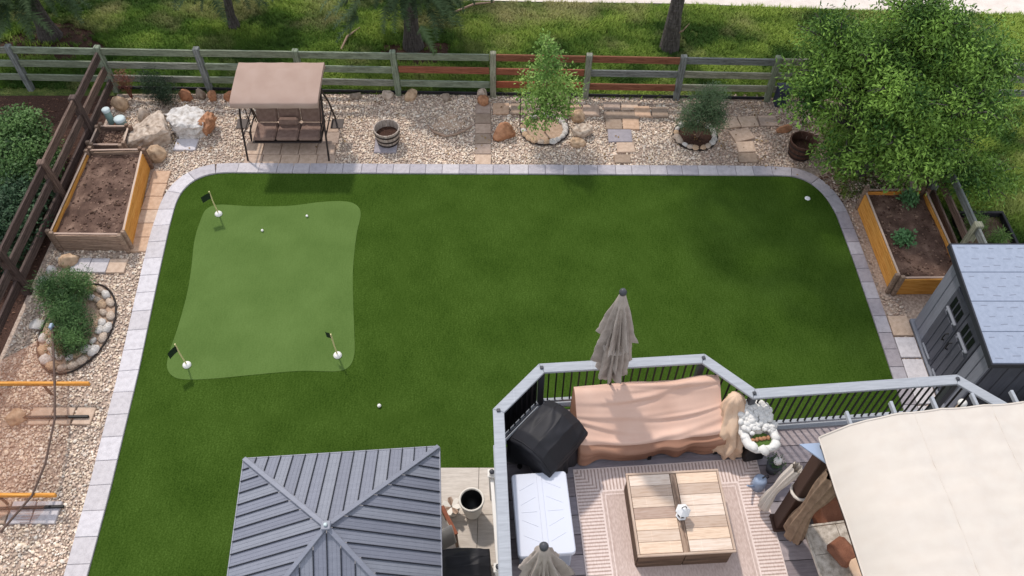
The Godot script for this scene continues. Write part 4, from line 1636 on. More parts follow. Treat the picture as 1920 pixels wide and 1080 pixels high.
func rock(label: String, at: Vector3, r: Vector3, m: Material, sd: int, cut := 5, turn := 0.0, n := 7, group := "", rough := 0.22, flat := false):
	var st := S()
	ball(st, Vector3.ZERO, r, n, rough, sd, flat, cut)
	var o := single("rock", st, m, label, "rock", at, turn, group)
	return o

func rocks():
	var k: Array = M.rocks
	var b := thing("boulder", "long flat-topped tan boulder sloping up towards its white neighbour", "boulder", Vector3(-9.05, 0, -15.4), 0.0, "pair of boulders in the corner")
	boulder(b, [Vector3(-9.50, 0.30, -15.23), Vector3(-9.13, 0.40, -15.58), Vector3(-8.72, 0.50, -15.94), Vector3(-8.56, 0.50, -15.74), Vector3(-8.38, 0.46, -15.22), Vector3(-8.82, 0.40, -15.04), Vector3(-9.29, 0.32, -14.92)], M.rock, 71)
	b = thing("boulder", "big whitish boulder with a broad rough top and ochre right side", "boulder", Vector3(-8.05, 0, -15.7), 0.0, "pair of boulders in the corner")
	boulder(b, [Vector3(-8.54, 0.45, -15.84), Vector3(-8.37, 0.50, -15.96), Vector3(-8.07, 0.50, -16.10), Vector3(-7.78, 0.48, -16.06), Vector3(-7.57, 0.46, -15.82), Vector3(-7.55, 0.45, -15.48), Vector3(-7.87, 0.48, -15.35), Vector3(-8.22, 0.50, -15.41), Vector3(-8.43, 0.48, -15.57)], M.white_rock, 72)
	var g := "rocks along the foot of the far fence"
	rock("flat grey-green rock at the fence between the swing and the barrel", Vector3(-4.05, 0.03, -17.0), Vector3(0.16, 0.1, 0.12), k[3], 1, 4, 0.2, 5, g)
	rock("round pale rock at the fence just left of a post, behind the barrel", Vector3(-3.22, 0.05, -17.0), Vector3(0.17, 0.15, 0.14), k[0], 2, 4, 0.4, 5, g)
	rock("pointed pale rock leaning on the fence just right of the post behind the barrel", Vector3(-2.62, 0.05, -16.98), Vector3(0.21, 0.19, 0.15), k[4], 3, 5, 1.0, 5, g)
	rock("small wedge-shaped grey rock at the fence above the driftwood", Vector3(-1.7, 0.03, -16.9), Vector3(0.15, 0.14, 0.12), k[3], 4, 6, 0.0, 5, g)
	rock("lower pinkish round rock of the two at the end of the centre pavers", Vector3(-0.76, 0.1, -16.72), Vector3(0.17, 0.15, 0.14), k[2], 5, 2, 0.0, 5, g)
	rock("upper smaller rock of the two at the end of the centre pavers, against the post", Vector3(-0.76, 0.13, -16.98), Vector3(0.14, 0.15, 0.12), k[0], 6, 2, 0.0, 5, g)
	rock("smooth rounded tan rock at the fence behind the young tree", Vector3(1.2, 0.06, -16.9), Vector3(0.24, 0.17, 0.17), k[4], 7, 2, 0.0, 5, g)
	rock("reddish rock at the fence behind the white boulder, leftmost of its row", Vector3(-8.42, 0.08, -16.95), Vector3(0.2, 0.19, 0.15), k[5], 8, 3, 0.0, 5, g)
	rock("tall grey slab-like rock standing at the fence behind the white boulder", Vector3(-8.03, 0.12, -16.95), Vector3(0.12, 0.24, 0.1), k[3], 9, 5, 0.2, 5, g)
	rock("brown rock at the fence just left of the post next to the swing", Vector3(-7.72, 0.08, -16.9), Vector3(0.12, 0.2, 0.11), k[2], 10, 5, 0.3, 5, g)
	rock("tan rock at the fence just left of the swing canopy", Vector3(-7.25, 0.06, -16.95), Vector3(0.2, 0.18, 0.15), k[5], 11, 3, 0.3, 5, g)
	rock("rounded tan rock in the fence corner behind the green pipes", Vector3(-9.98, 0.16, -16.5), Vector3(0.22, 0.24, 0.17), k[4], 12, 2, 0.5, 5)
	rock("pale wedge of rock behind the long boulder", Vector3(-9.28, 0.1, -16.1), Vector3(0.16, 0.28, 0.14), k[0], 13, 5, 0.8, 5)
	rock("low grey rock half buried by the dark bush in the corner", Vector3(-8.85, 0.03, -16.35), Vector3(0.22, 0.1, 0.18), k[3], 14, 4, 1.3, 5)
	rock("small white rock at the left foot of the green pipes", Vector3(-10.02, 0.08, -15.62), Vector3(0.12, 0.1, 0.1), M.white_rock, 15, 2, 0.0, 4)
	rock("small red rock between the two green pipes and the dark fence", Vector3(-9.83, 0.1, -15.75), Vector3(0.11, 0.13, 0.1), k[5], 16, 2, 0.0, 4)
	rock("round tan rock at the right back corner of the long raised bed", Vector3(-8.58, 0.1, -14.72), Vector3(0.24, 0.26, 0.2), k[4], 17, 2, 0.0, 5)
	rock("oval pale rock in front of the near left corner of the long bed", Vector3(-9.66, 0.09, -11.42), Vector3(0.21, 0.15, 0.16), k[4], 18, 2, 0.3, 6)
	rock("little white rock next to the oval rock, upper of the two by the dark fence", Vector3(-9.98, 0.05, -11.2), Vector3(0.12, 0.1, 0.11), M.white_rock, 19, 2, 0.0, 4)
	rock("little white rock by the fence post above the shrubs, lower of the two", Vector3(-10.05, 0.04, -10.9), Vector3(0.13, 0.09, 0.12), M.white_rock, 20, 3, 0.9, 4)
	rock("square pale rock between the dark fence and the large stone ring", Vector3(-9.78, 0.04, -9.75), Vector3(0.16, 0.1, 0.15), M.white_rock, 21, 5, 0.2, 4)
	rock("round tan rock at the left end of the pavers under the net", Vector3(-9.42, 0.06, -7.62), Vector3(0.2, 0.16, 0.17), k[4], 22, 2, 0.2, 5)
	rock("rough rusty-brown rock left of the young tree's ring", Vector3(-0.2, 0.1, -15.5), Vector3(0.3, 0.3, 0.22), k[2], 23, 6, 0.5, 7)
	rock("round pinkish boulder right of the young tree's ring", Vector3(1.66, 0.1, -16.12), Vector3(0.2, 0.18, 0.16), k[4], 24, 2, 0.0, 6)
	slab_rock("upper sandstone slab of the small stack right of the young tree's ring", Vector3(1.75, 0.13, -15.55), Vector3(0.26, 0.1, 0.18), k[0], 25, 0.25)
	slab_rock("lower sandstone slab of the small stack, nearest the lawn", Vector3(1.6, 0.02, -15.22), Vector3(0.2, 0.1, 0.14), k[4], 26, -0.15)
	rock("lump of red-brown rock at the back of the gravel near the dark barrel", Vector3(6.8, 0.04, -15.7), Vector3(0.22, 0.12, 0.1), k[2], 27, 4, 0.3, 5)
	rock("grey rock below the right end of the deck railing, left of the pair", Vector3(7.9, 0.1, -7.2), Vector3(0.25, 0.2, 0.2), k[3], 28, 4, 0.3, 5)
	rock("pale rock below the right end of the deck railing, right of the pair", Vector3(8.45, 0.1, -7.1), Vector3(0.22, 0.2, 0.2), M.white_rock, 29, 4, 0.8, 5)

func slab_rock(label: String, at: Vector3, r: Vector3, m: Material, sd: int, turn: float):
	var rg := RandomNumberGenerator.new()
	rg.seed = sd
	var pl := PackedVector2Array()
	for k in 9:
		var a := TAU * k / 9.0
		pl.append(Vector2(cos(a) * r.x * rg.randf_range(0.85, 1.15), sin(a) * r.z * rg.randf_range(0.85, 1.15)))
	var st := S()
	prism(st, pl, -r.y * 0.7, r.y, 0.03)
	single("rock", st, m, label, "rock", at, turn)

func boulder(b: Node3D, outline: Array, m: Material, sd: int):
	# an irregular block: a broad rough top with the given outline (x, height, z) and broken sides down to the ground
	var nz := FastNoiseLite.new()
	nz.seed = sd
	nz.frequency = 2.4
	nz.fractal_octaves = 3
	var ring: Array[Vector3] = []
	var n := outline.size()
	for i in n:
		var p: Vector3 = outline[i] - b.position * Vector3(1, 0, 1)
		var q: Vector3 = outline[(i + 1) % n] - b.position * Vector3(1, 0, 1)
		for k in 5:
			ring.append(p.lerp(q, k / 5.0))
	var c := Vector3.ZERO
	for p in ring:
		c += p / ring.size()
	var rows := []
	for lv in [[1.02, 0.0], [0.98, 0.22], [1.03, 0.45], [0.99, 0.65], [1.05, 0.86], [1.0, 0.97], [0.94, 1.0], [0.75, 1.01], [0.5, 1.02], [0.25, 1.02], [0.01, 1.02]]:
		var row := []
		for k in ring.size() + 1:
			var r: Vector3 = ring[k % ring.size()]
			var p := Vector3(c.x + (r.x - c.x) * lv[0], 0, c.z + (r.z - c.z) * lv[0])
			var hy := lerpf(c.y, r.y, clampf(lv[0], 0, 1))
			p.y = hy * lv[1] - (0.06 if lv[1] == 0.0 else 0.0)
			var side: float = 1.0 - smoothstep(0.9, 1.0, lv[1])
			p += (r - c) * Vector3(1, 0, 1) * nz.get_noise_3d(p.x * 1.3, p.y * 2.6, p.z * 1.3) * 0.24 * (0.25 + side)
			p.y += nz.get_noise_2d(p.x * 2.0, p.z * 2.0) * 0.07 * smoothstep(0.3, 1.0, lv[1])
			row.append(p)
		rows.append(row)
	var st := S()
	for i in rows.size() - 1:
		smooth(st, i > 5)
		for j in ring.size():
			var out: Vector3 = ((rows[i][j] + rows[i][j + 1]) * 0.5 - c) * Vector3(1, 0, 1)
			oquad(st, rows[i][j], rows[i][j + 1], rows[i + 1][j + 1], rows[i + 1][j], out.normalized() * (1.0 if i < 5 else 0.1) + Vector3.UP * (0.0 if i < 5 else 2.0))
	part("stone", st, m, b)
	if sd == 72:
		st = S()
		ball(st, Vector3(0.5, 0.24, 0.02), Vector3(0.2, 0.27, 0.34), 7, 0.3, sd + 4, true, 6)
		part("ochre_side", st, M.rocks[2], b)

func small_garden_things():
	barrel(Vector3(-3.05, 0.01, -15.3), 0.44, 0.32, M.barrel_wood, M.dark_metal, "pale half-barrel planter with dark hoops on a paver behind the lawn")
	barrel(Vector3(7.0, 0, -14.85), 0.46, 0.33, M.barrel_dark, M.dark_metal, "dark brown half-barrel planter under the big tree at the lawn's far corner")
	# flags on the putting green
	var fl := [[Vector3(-6.72, 0.0, -12.87), "putting flag at the far left corner of the putting green", 2.6], [Vector3(-6.47, 0.0, -8.8), "putting flag at the near left corner of the putting green", 2.2], [Vector3(-3.5, 0.0, -9.03), "putting flag at the near right corner of the putting green", 3.9]]
	for f in fl:
		var g := thing("putting_flag", f[1], "golf flag", f[0], 0.0, "flags on the putting green")
		var st := S()
		lathe(st, [Vector2(0.085, 0.008), Vector2(0.084, 0.03), Vector2(0.055, 0.065), Vector2(0.0, 0.075)], 18)
		part("cup", st, M.white_ball, g)
		st = S()
		tube(st, [Vector3(0, 0.02, 0), Vector3(-0.01, 0.42, 0), Vector3(-0.02, 0.72, -0.03)], 0.015, 6)
		part("pole", st, M.flag_pole, g)
		st = S()
		var rows := []
		for i in 6:
			var row := []
			for j in 5:
				var d := Vector3(cos(f[2]), -0.25, sin(f[2])) * 0.044 * i
				row.append(Vector3(-0.018, 0.7 - 0.044 * j, -0.02) + d + Vector3(sin(i * 1.3) * 0.012, 0, cos(i * 1.7) * 0.012))
			rows.append(row)
		grid(st, rows)
		var back := []
		for row in rows:
			var q := []
			for v in row:
				q.append(v + Vector3(0.003, 0, 0.003))
			q.reverse()
			back.append(q)
		grid(st, back)
		part("flag", st, M.flag_green, g)
	for b in [[Vector3(-4.68, 0.035, -12.79), "white golf ball on the putting green nearest its far right corner", 0.03], [Vector3(-5.62, 0.035, -12.35), "white golf ball on the putting green, below and left of the other", 0.03], [Vector3(-2.55, 0.032, -7.87), "white golf ball alone on the lawn near the metal roof", 0.038]]:
		var st := S()
		ball(st, Vector3.ZERO, Vector3.ONE * b[2], 5, 0.0, 0)
		single("golf_ball", st, M.white_ball, b[1], "ball", b[0], 0.0, "golf balls on the turf")
	var st := S()
	lathe(st, [Vector2(0.065, 0.0), Vector2(0.062, 0.012), Vector2(0.03, 0.02), Vector2(0, 0.02)], 16)
	single("hole_cover", st, M.lantern_white, "small pale disc lying in the far right corner of the lawn", "disc", Vector3(6.88, 0.002, -13.37))
	# pipes in the corner
	for p in [[Vector3(-9.95, 0, -15.78), 0.085, 0.62, "taller pale green pipe with a white cap in the fence corner"], [Vector3(-9.66, 0, -15.68), 0.125, 0.42, "shorter thicker green-grey pipe next to the long boulder"]]:
		var t := thing("utility_pipe", p[3], "pipe", p[0], 0.0, "green pipes in the fence corner")
		st = S()
		lathe(st, [Vector2(p[1], -0.05), Vector2(p[1], p[2])], 16)
		part("pipe", st, M.teal_pipe, t)
		st = S()
		lathe(st, [Vector2(p[1] + 0.012, p[2] - 0.06), Vector2(p[1] + 0.012, p[2]), Vector2(p[1] * 0.8, p[2] + 0.02), Vector2(0, p[2] + 0.025)], 16)
		part("cap", st, M.pipe_cap, t)
	# driftwood and dug earth
	st = S()
	tube(st, [Vector3(-2.12, 0.05, -15.85), Vector3(-1.95, 0.04, -15.62), Vector3(-1.7, 0.045, -15.48), Vector3(-1.62, 0.03, -15.45)], [0.014, 0.03, 0.036, 0.025], 7)
	tube(st, [Vector3(-1.62, 0.03, -15.47), Vector3(-1.4, 0.05, -15.52), Vector3(-1.18, 0.045, -15.66), Vector3(-0.98, 0.05, -15.84)], [0.025, 0.036, 0.03, 0.012], 7)
	single("driftwood_branch", st, M.old_wood, "bent piece of pale driftwood lying on the gravel left of the centre pavers", "branch")
	var pl := PackedVector2Array()
	for k in 26:
		var a := TAU * k / 26.0
		var w := 1.0 + 0.18 * sin(a * 3.0) + 0.12 * sin(a * 5.0 + 1.0) + 0.08 * sin(a * 11.0)
		pl.append(Vector2(-1.6 + cos(a) * 0.36 * w, -16.0 + sin(a) * 0.3 * w))
	st = S()
	sheet(st, pl, -0.006)
	struct("sandy_ground", st, M.sand)
	for s in [[Vector3(-4.67, 0.05, -18.93), Vector3(-4.55, 0.12, -19.4), Vector3(-4.27, 0.06, -19.9), "thin bare stick lying in the grass left of the dark spruce"], [Vector3(-1.7, 0.06, -20.6), Vector3(-1.1, 0.14, -20.9), Vector3(-0.5, 0.08, -21.1), "long pale stick lying in the grass near the road, right of the dark spruce"]]:
		st = S()
		tube(st, [s[0], s[1], s[2]], [0.03, 0.035, 0.015], 6)
		single("fallen_stick", st, M.old_wood, s[3], "stick", Vector3.ZERO, 0.0, "sticks in the meadow")
	# a dark blue bin behind the fence post under the tree
	var t := thing("storage_bin", "small dark blue bin behind the fence post at the edge of the big tree", "bin", Vector3(6.88, 0, -16.72))
	st = S()
	box(st, Vector3(0, 0.26, 0), Vector3(0.3, 0.52, 0.26), 0.02)
	part("body", st, M.bin_blue, t)
	st = S()
	box(st, Vector3(0, 0.545, 0), Vector3(0.34, 0.05, 0.3), 0.015)
	part("lid", st, M.bin_blue, t)
	# the black bed beyond the right fence
	t = thing("black_planter_bed", "low black-walled bed with a few plants beyond the right fence", "planter bed", Vector3(10.55, 0, -12.1))
	for w in [[Vector3(0, 0.12, -0.62), Vector3(1.1, 0.26, 0.07)], [Vector3(0, 0.12, 0.62), Vector3(1.1, 0.26, 0.07)], [Vector3(-0.52, 0.12, 0), Vector3(0.07, 0.26, 1.168)], [Vector3(0.52, 0.12, 0), Vector3(0.07, 0.26, 1.168)]]:
		st = S()
		box(st, w[0], w[1], 0.012)
		part("wall", st, M.cover_black, t)
	st = S()
	sheet(st, rect(-0.5, -0.6, 0.5, 0.6), 0.1)
	part("soil", st, M.soil, t)
	st = S()
	ball(st, Vector3.ZERO, Vector3(0.18, 0.14, 0.14), 5, 0.2, 5, false, 2)
	single("feed_bag", st, M.white_ball, "white lumpy object lying in the tall grass right of the big tree", "bag", Vector3(11.7, 0.25, -15.9))

func netting():
	# a net hung over a ridge pole and two cross beams
	var n := thing("net_tunnel", "tunnel of copper-brown netting on two orange crossbeams over the gravel near the dark fence", "garden netting")
	for z in [-8.139, -5.893]:
		var xr := -8.047 if z < -7.0 else -7.933
		board("crossbeam", Vector3(-10.1, 0.4, z), Vector3(xr, 0.4, z), 0.055, 0.09, M.new_woods[0], n)
		for x in [-9.95, -8.95]:
			var st := S()
			box(st, Vector3(x, 0.15, z), Vector3(0.04, 0.4, 0.04), 0.005)
			part("upright", st, M.rope, n)
	var st := S()
	var ridge := [Vector3(-9.161, 0.470, -9.429), Vector3(-8.841, 0.470, -8.573), Vector3(-8.584, 0.468, -7.862), Vector3(-8.419, 0.462, -7.357), Vector3(-8.285, 0.462, -6.451), Vector3(-8.305, 0.468, -5.853), Vector3(-8.615, 0.460, -5.204)]
	tube(st, ridge, 0.022, 6)
	part("ridge_pole", st, M.rope, n)
	st = S()
	box(st, ridge[0] + Vector3(0, 0.02, 0.03), Vector3(0.06, 0.1, 0.12), 0.012)
	part("clamp", st, M.blue_grey, n)
	st = S()
	box(st, ridge[0] + Vector3(-0.01, -0.26, 0.06), Vector3(0.035, 0.5, 0.035), 0.004)
	part("stake", st, M.rope, n)
	var rows := []
	for i in 17:
		var t := i / 16.0
		var k := t * 6.0
		var a: Vector3 = ridge[mini(int(k), 5)].lerp(ridge[mini(int(k), 5) + 1], k - int(k))
		var open := smoothstep(0.0, 0.28, t)
		var row := []
		for j in 9:
			var u := j / 8.0
			var l := Vector3(a.x - lerpf(0.15, 1.9, open), 0.38, a.z)
			var r := Vector3(a.x + lerpf(0.12, 0.1, open), lerpf(0.3, 0.05, open), a.z)
			var m := Vector3(a.x, a.y - 0.03, a.z)
			var q := l.lerp(m, u * 2.0) if u < 0.5 else m.lerp(r, u * 2.0 - 1.0)
			row.append(q - Vector3.UP * 0.05 * open * sin(fmod(u * 2.0, 1.0) * PI))
		rows.append(row)
	st = S()
	grid(st, rows)
	part("net", st, M.net, n)
	for b in [[Vector3(-9.3, 0.06, -7.6), Vector3(-8.04, 0.06, -7.62), "black steel bar lying across the pavers under the far orange beam"], [Vector3(-9.4, 0.06, -5.78), Vector3(-7.92, 0.06, -5.83), "black steel bar lying across the pavers under the near orange beam"]]:
		st = S()
		bar(st, b[0], b[1], 0.05, 0.05, 0.006)
		single("steel_bar", st, M.black, b[2], "bar", Vector3.ZERO, 0.0, "steel bars under the net")

# ---------------------------------------------------------------- things on the deck and beside it

func deck_furniture():
	rug()
	table()
	sofa_cover()
	grill_cover("grill_cover", "black cover draped over a grill in the bay's left corner of the deck", L(Vector3(0.42, 0, 0.82)), TURN + PI / 4, 0.82, 1.0, 1.02)
	chair_cover()
	fountain()
	storage_box()
	parasol("closed grey-beige parasol standing between the railing and the covered sofa", Vector3(1.38, 0, 0.12), 2.96, 0.21, 1.85, 17, M.parasol_cloth, 0.02)
	parasol("closed beige parasol in front of the pale storage box, cut off by the near edge", Vector3(0.1, 0, 3.08), 2.82, 0.24, 1.8, 19, M.parasol_cloth, 0.0)
	under_canopy()

func rug():
	var w := 2.62
	var d := 3.2
	var pw := 655
	var ph := 800
	var bytes := PackedByteArray()
	bytes.resize(pw * ph * 3)
	var nz := noise_bytes(4, 256, 256, 0.05, 3)
	for j in ph:
		for i in pw:
			var ex := mini(i, pw - 1 - i)
			var ey := mini(j, ph - 1 - j)
			var e := mini(ex, ey)
			var along := j if ex < ey else i
			var v := 0.0
			if e < 4:
				v = 0.1
			elif e < 84:
				v = 0.85 if along % 12 < 5 else 0.05
			elif e < 90:
				v = 0.0
			elif e < 98:
				v = 0.55
			elif e < 102:
				v = 0.1
			elif e < 110:
				v = 0.6
			else:
				v = 0.38 + 0.25 * float((i * 7 + (j / 3) * 13) % 5) / 5.0
			v += (nz[(j % 256) * 256 + (i * 3) % 256] - 128) / 500.0
			v = clampf(v, 0.0, 1.0)
			var o := (j * pw + i) * 3
			bytes[o] = int(lerpf(230, 172, v))
			bytes[o + 1] = int(lerpf(214, 148, v))
			bytes[o + 2] = int(lerpf(208, 138, v))
	var m := StandardMaterial3D.new()
	m.albedo_texture = ImageTexture.create_from_image(Image.create_from_data(pw, ph, false, Image.FORMAT_RGB8, bytes))
	m.roughness = 0.95
	var st := S()
	box(st, Vector3(0, 0.003, 0), Vector3(w, 0.006, d), 0.0)
	var sl := single("outdoor_rug", S_rug(w, d), m, "large beige outdoor rug with a striped border under the coffee table", "rug")
	onto_deck(sl, Vector3(3.41 - w * 0.5, 0.001, 1.0 + d * 0.5))

func S_rug(w: float, d: float) -> SurfaceTool:
	var st := S()
	var y := 0.009
	var c := [Vector3(-w / 2, y, -d / 2), Vector3(w / 2, y, -d / 2), Vector3(w / 2, y, d / 2), Vector3(-w / 2, y, d / 2)]
	var uv := [Vector2(0, 0), Vector2(1, 0), Vector2(1, 1), Vector2(0, 1)]
	for t in [0, 1, 2, 0, 2, 3]:
		st.set_uv(uv[t])
		st.add_vertex(c[t])
	for i in 4:
		var a: Vector3 = c[i]
		var b: Vector3 = c[(i + 1) % 4]
		var out := (a + b) * Vector3(1, 0, 1)
		st.set_uv(Vector2(0.001, 0.001))
		oquad(st, a, b, b - Vector3.UP * y, a - Vector3.UP * y, out)
	return st

func table():
	var t := thing("coffee_table", "large square coffee table with two pale plank tops and dark sides on the rug", "table")
	onto_deck(t, Vector3(1.44, 0, 1.31), -0.015)
	var w := 1.26
	var d := 1.14
	var h := 0.45
	for s in 2:
		var x0 := 0.035 if s == 0 else 0.675
		for k in 7:
			var st := S()
			var zd := (d - 0.07) / 7.0
			box(st, Vector3(x0 + 0.275, h - 0.012, 0.035 + zd * (k + 0.5)), Vector3(0.546, 0.024, zd - 0.004), 0.003)
			part("plank", st, M.pale_planks[[0, 4, 1, 0, 2, 4, 3, 1, 4, 0, 2, 0, 4, 1][(k * 2 + s * 5) % 14]], t)
	for b in [[Vector3(0, h - 0.01, 0.015), Vector3(w, h - 0.01, 0.015)], [Vector3(0, h - 0.01, d - 0.015), Vector3(w, h - 0.01, d - 0.015)], [Vector3(0.015, h - 0.01, 0.032), Vector3(0.015, h - 0.01, d - 0.032)], [Vector3(w - 0.015, h - 0.01, 0.032), Vector3(w - 0.015, h - 0.01, d - 0.032)]]:
		board("rim", b[0], b[1], 0.03, 0.03, M.pale_planks[1], t, 0.004)
	board("centre_strip", Vector3(w * 0.5, h - 0.024, 0.032), Vector3(w * 0.5, h - 0.024, d - 0.032), 0.082, 0.02, M.old_woods[0], t, 0.003)
	for b in [[Vector3(0.03, 0.215, 0.03), Vector3(w * 0.5 - 0.004, 0.215, 0.03)], [Vector3(w * 0.5 + 0.004, 0.215, 0.03), Vector3(w - 0.03, 0.215, 0.03)], [Vector3(0.03, 0.215, d - 0.03), Vector3(w * 0.5 - 0.004, 0.215, d - 0.03)], [Vector3(w * 0.5 + 0.004, 0.215, d - 0.03), Vector3(w - 0.03, 0.215, d - 0.03)], [Vector3(0.03, 0.215, 0.045), Vector3(0.03, 0.215, d - 0.045)], [Vector3(w - 0.03, 0.215, 0.045), Vector3(w - 0.03, 0.215, d - 0.045)]]:
		board("side_panel", b[0], b[1], 0.022, 0.41, M.table_frame, t, 0.004)
	# the lantern on it
	var l := thing("lantern", "small white lantern standing in the middle of the coffee table", "lantern")
	onto_deck(l, Vector3(2.07, h + 0.005, 1.95))
	var st := S()
	lathe(st, [Vector2(0.07, 0.0), Vector2(0.075, 0.02), Vector2(0.055, 0.03)], 6, Vector3.ZERO, true)
	part("base", st, M.lantern_white, l)
	for k in 6:
		var a := TAU * k / 6.0
		st = S()
		box(st, Vector3(cos(a) * 0.055, 0.1, sin(a) * 0.055), Vector3(0.012, 0.15, 0.012))
		part("bar", st, M.lantern_white, l)
	st = S()
	lathe(st, [Vector2(0.045, 0.03), Vector2(0.045, 0.17)], 6, Vector3.ZERO, true)
	part("pane", st, M.glass_dark, l)
	st = S()
	lathe(st, [Vector2(0.02, 0.168), Vector2(0.1, 0.172), Vector2(0.085, 0.19), Vector2(0.04, 0.235), Vector2(0.02, 0.25), Vector2(0, 0.252)], 6, Vector3.ZERO, true)
	part("lantern_roof", st, M.lantern_white, l)
	st = S()
	var ring := []
	for k in 9:
		var a := PI * k / 8.0
		ring.append(Vector3(cos(a) * 0.03, 0.25 + sin(a) * 0.045, 0))
	tube(st, ring, 0.006, 5)
	part("handle", st, M.black, l)

func cloth_rows(prof: Array, n: int, ln: float, sd: int, amp: float, creases: int) -> Array:
	# a profile (z, y) drawn along x; the cloth sags in swags and runs in long creases
	var nz := FastNoiseLite.new()
	nz.seed = sd
	nz.frequency = 1.0
	nz.fractal_octaves = 2
	var rg := RandomNumberGenerator.new()
	rg.seed = sd
	var cr := []
	for k in creases:
		cr.append([rg.randf_range(0.12, 0.95), rg.randf_range(-0.16, 0.16), rg.randf_range(0.02, 0.14), rg.randf_range(0.4, 1.0), rg.randf_range(0.008, 0.022), rg.randf_range(0.1, 0.9), rg.randf_range(0.25, 0.6)])
	var rows := []
	for i in prof.size():
		var row := []
		var f := float(i) / (prof.size() - 1)
		var p0: Array = prof[maxi(i - 1, 0)]
		var p1: Array = prof[mini(i + 1, prof.size() - 1)]
		var out := Vector2(p1[0] - p0[0], p1[1] - p0[1]).normalized()
		out = Vector2(-out.y, out.x)       # away from the inside
		if out.y < -0.3:
			out = -out
		for j in n + 1:
			var u := float(j) / n
			var x := (u - 0.5) * ln
			var e := amp * 0.6 * nz.get_noise_2d(x * 0.9, f * 2.2)
			for c in cr:
				var at: float = c[0] + c[1] * (u - 0.5) - c[2] * (1.0 - pow(2.0 * (u - 0.5), 2.0)) * -0.5
				var d: float = (f - at) / c[4]
				var along: float = exp(-pow((u - c[5]) / c[6], 2.0))
				e += amp * 0.42 * c[3] * along * (exp(-d * d) - 0.6 * exp(-pow(d - 1.6, 2.0)))
			e *= smoothstep(0.0, 0.1, f)
			row.append(Vector3(x, prof[i][1] + out.y * e, prof[i][0] + out.x * e))
		rows.append(row)
	return rows

func resample(prof: Array, n: int) -> Array:
	var c := Curve2D.new()
	for i in prof.size():
		c.add_point(Vector2(prof[i][0], prof[i][1]))
	var ln := c.get_baked_length()
	var out := []
	for i in n + 1:
		var p := c.sample_baked(ln * i / n, true)
		out.append([p.x, p.y])
	return out

func cloth_close(st: SurfaceTool, rows: Array, side: int, push: float, sd: int, yb: float):
	# the end of a draped cover: a bulging panel from the outline down to the deck
	var edge := []
	for r in rows:
		edge.append(r[0] if side < 0 else r[-1])
	var c := Vector3.ZERO
	for e in edge:
		c += e / edge.size()
	c.y = yb + 0.2
	var nz := FastNoiseLite.new()
	nz.seed = sd
	var prev := edge
	smooth(st)
	for k in range(1, 7):
		var t := k / 6.0
		var cur := []
		for e in edge:
			var p: Vector3 = e.lerp(c, t)
			p.x += side * push * sin(t * PI * 0.5) + 0.02 * nz.get_noise_2d(p.y * 60.0, p.z * 60.0) * t
			cur.append(p)
		for j in edge.size() - 1:
			oquad(st, prev[j], prev[j + 1], cur[j + 1], cur[j], Vector3(side, 0.1, 0))
		prev = cur

func sofa_cover():
	var s := thing("sofa_cover", "big tan-pink cover sagging over a long sofa at the front railing of the deck", "furniture cover")
	onto_deck(s, Vector3(1.87, 0, 0.0), 0.02)
	var prof := resample([[0.06, 0.03], [0.09, 0.4], [0.1, 0.78], [0.14, 0.84], [0.24, 0.84], [0.36, 0.75], [0.5, 0.64], [0.66, 0.55], [0.84, 0.47], [0.9, 0.44], [0.925, 0.38], [0.915, 0.25], [0.9, 0.12], [0.91, 0.03]], 120)
	var rows := cloth_rows(prof, 110, 2.04, 64, 0.065, 24)
	for i in rows.size():
		for j in rows[i].size():
			var u: float = float(j) / (rows[i].size() - 1)
			var p: Vector3 = rows[i][j]
			# the seat edge sags between the arms, the back dips between its ends
			p.y -= (0.13 + 0.03 * sin(u * 7.0)) * sin(u * PI) * exp(-pow((p.z - 0.8) * 3.2, 2.0)) * smoothstep(0.2, 0.45, p.y)
			p.y -= 0.035 * sin(u * PI) * smoothstep(0.6, 0.8, p.y)
			if i > 80:
				p.z += 0.035 * sin(u * 21.0 + 1.5 * sin(u * 9.0)) * smoothstep(80.0, 119.0, i)
				p.y += 0.03 * (0.5 + 0.5 * sin(u * 13.0)) * smoothstep(100.0, 119.0, i)
			rows[i][j] = p
	var st := S()
	var split := 92  # below this row the cloth takes the shade-darkened colour
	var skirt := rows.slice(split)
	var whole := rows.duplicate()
	rows = rows.slice(0, split + 1)
	rows.reverse()
	skirt.reverse()
	grid(st, rows)
	part("cover", st, M.cover_tan, s)
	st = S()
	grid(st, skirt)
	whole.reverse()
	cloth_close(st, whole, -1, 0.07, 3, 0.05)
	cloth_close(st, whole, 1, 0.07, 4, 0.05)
	part("cover_skirt", st, M.cover_skirt, s, Transform3D.IDENTITY, "front and end skirt of the cover with shade painted in")
	for x in [-0.95, 0.0, 0.95]:
		for z in [0.2, 0.93]:
			st = S()
			box(st, Vector3(x, 0.04, z - 0.03), Vector3(0.05, 0.08, 0.05))
			part("leg", st, M.black, s)
	st = S()
	bar(st, Vector3(-1.0, 0.4, 0.08), Vector3(1.0, 0.4, 0.08), 0.02, 0.03)
	part("seam", st, M.cover_tan, s)

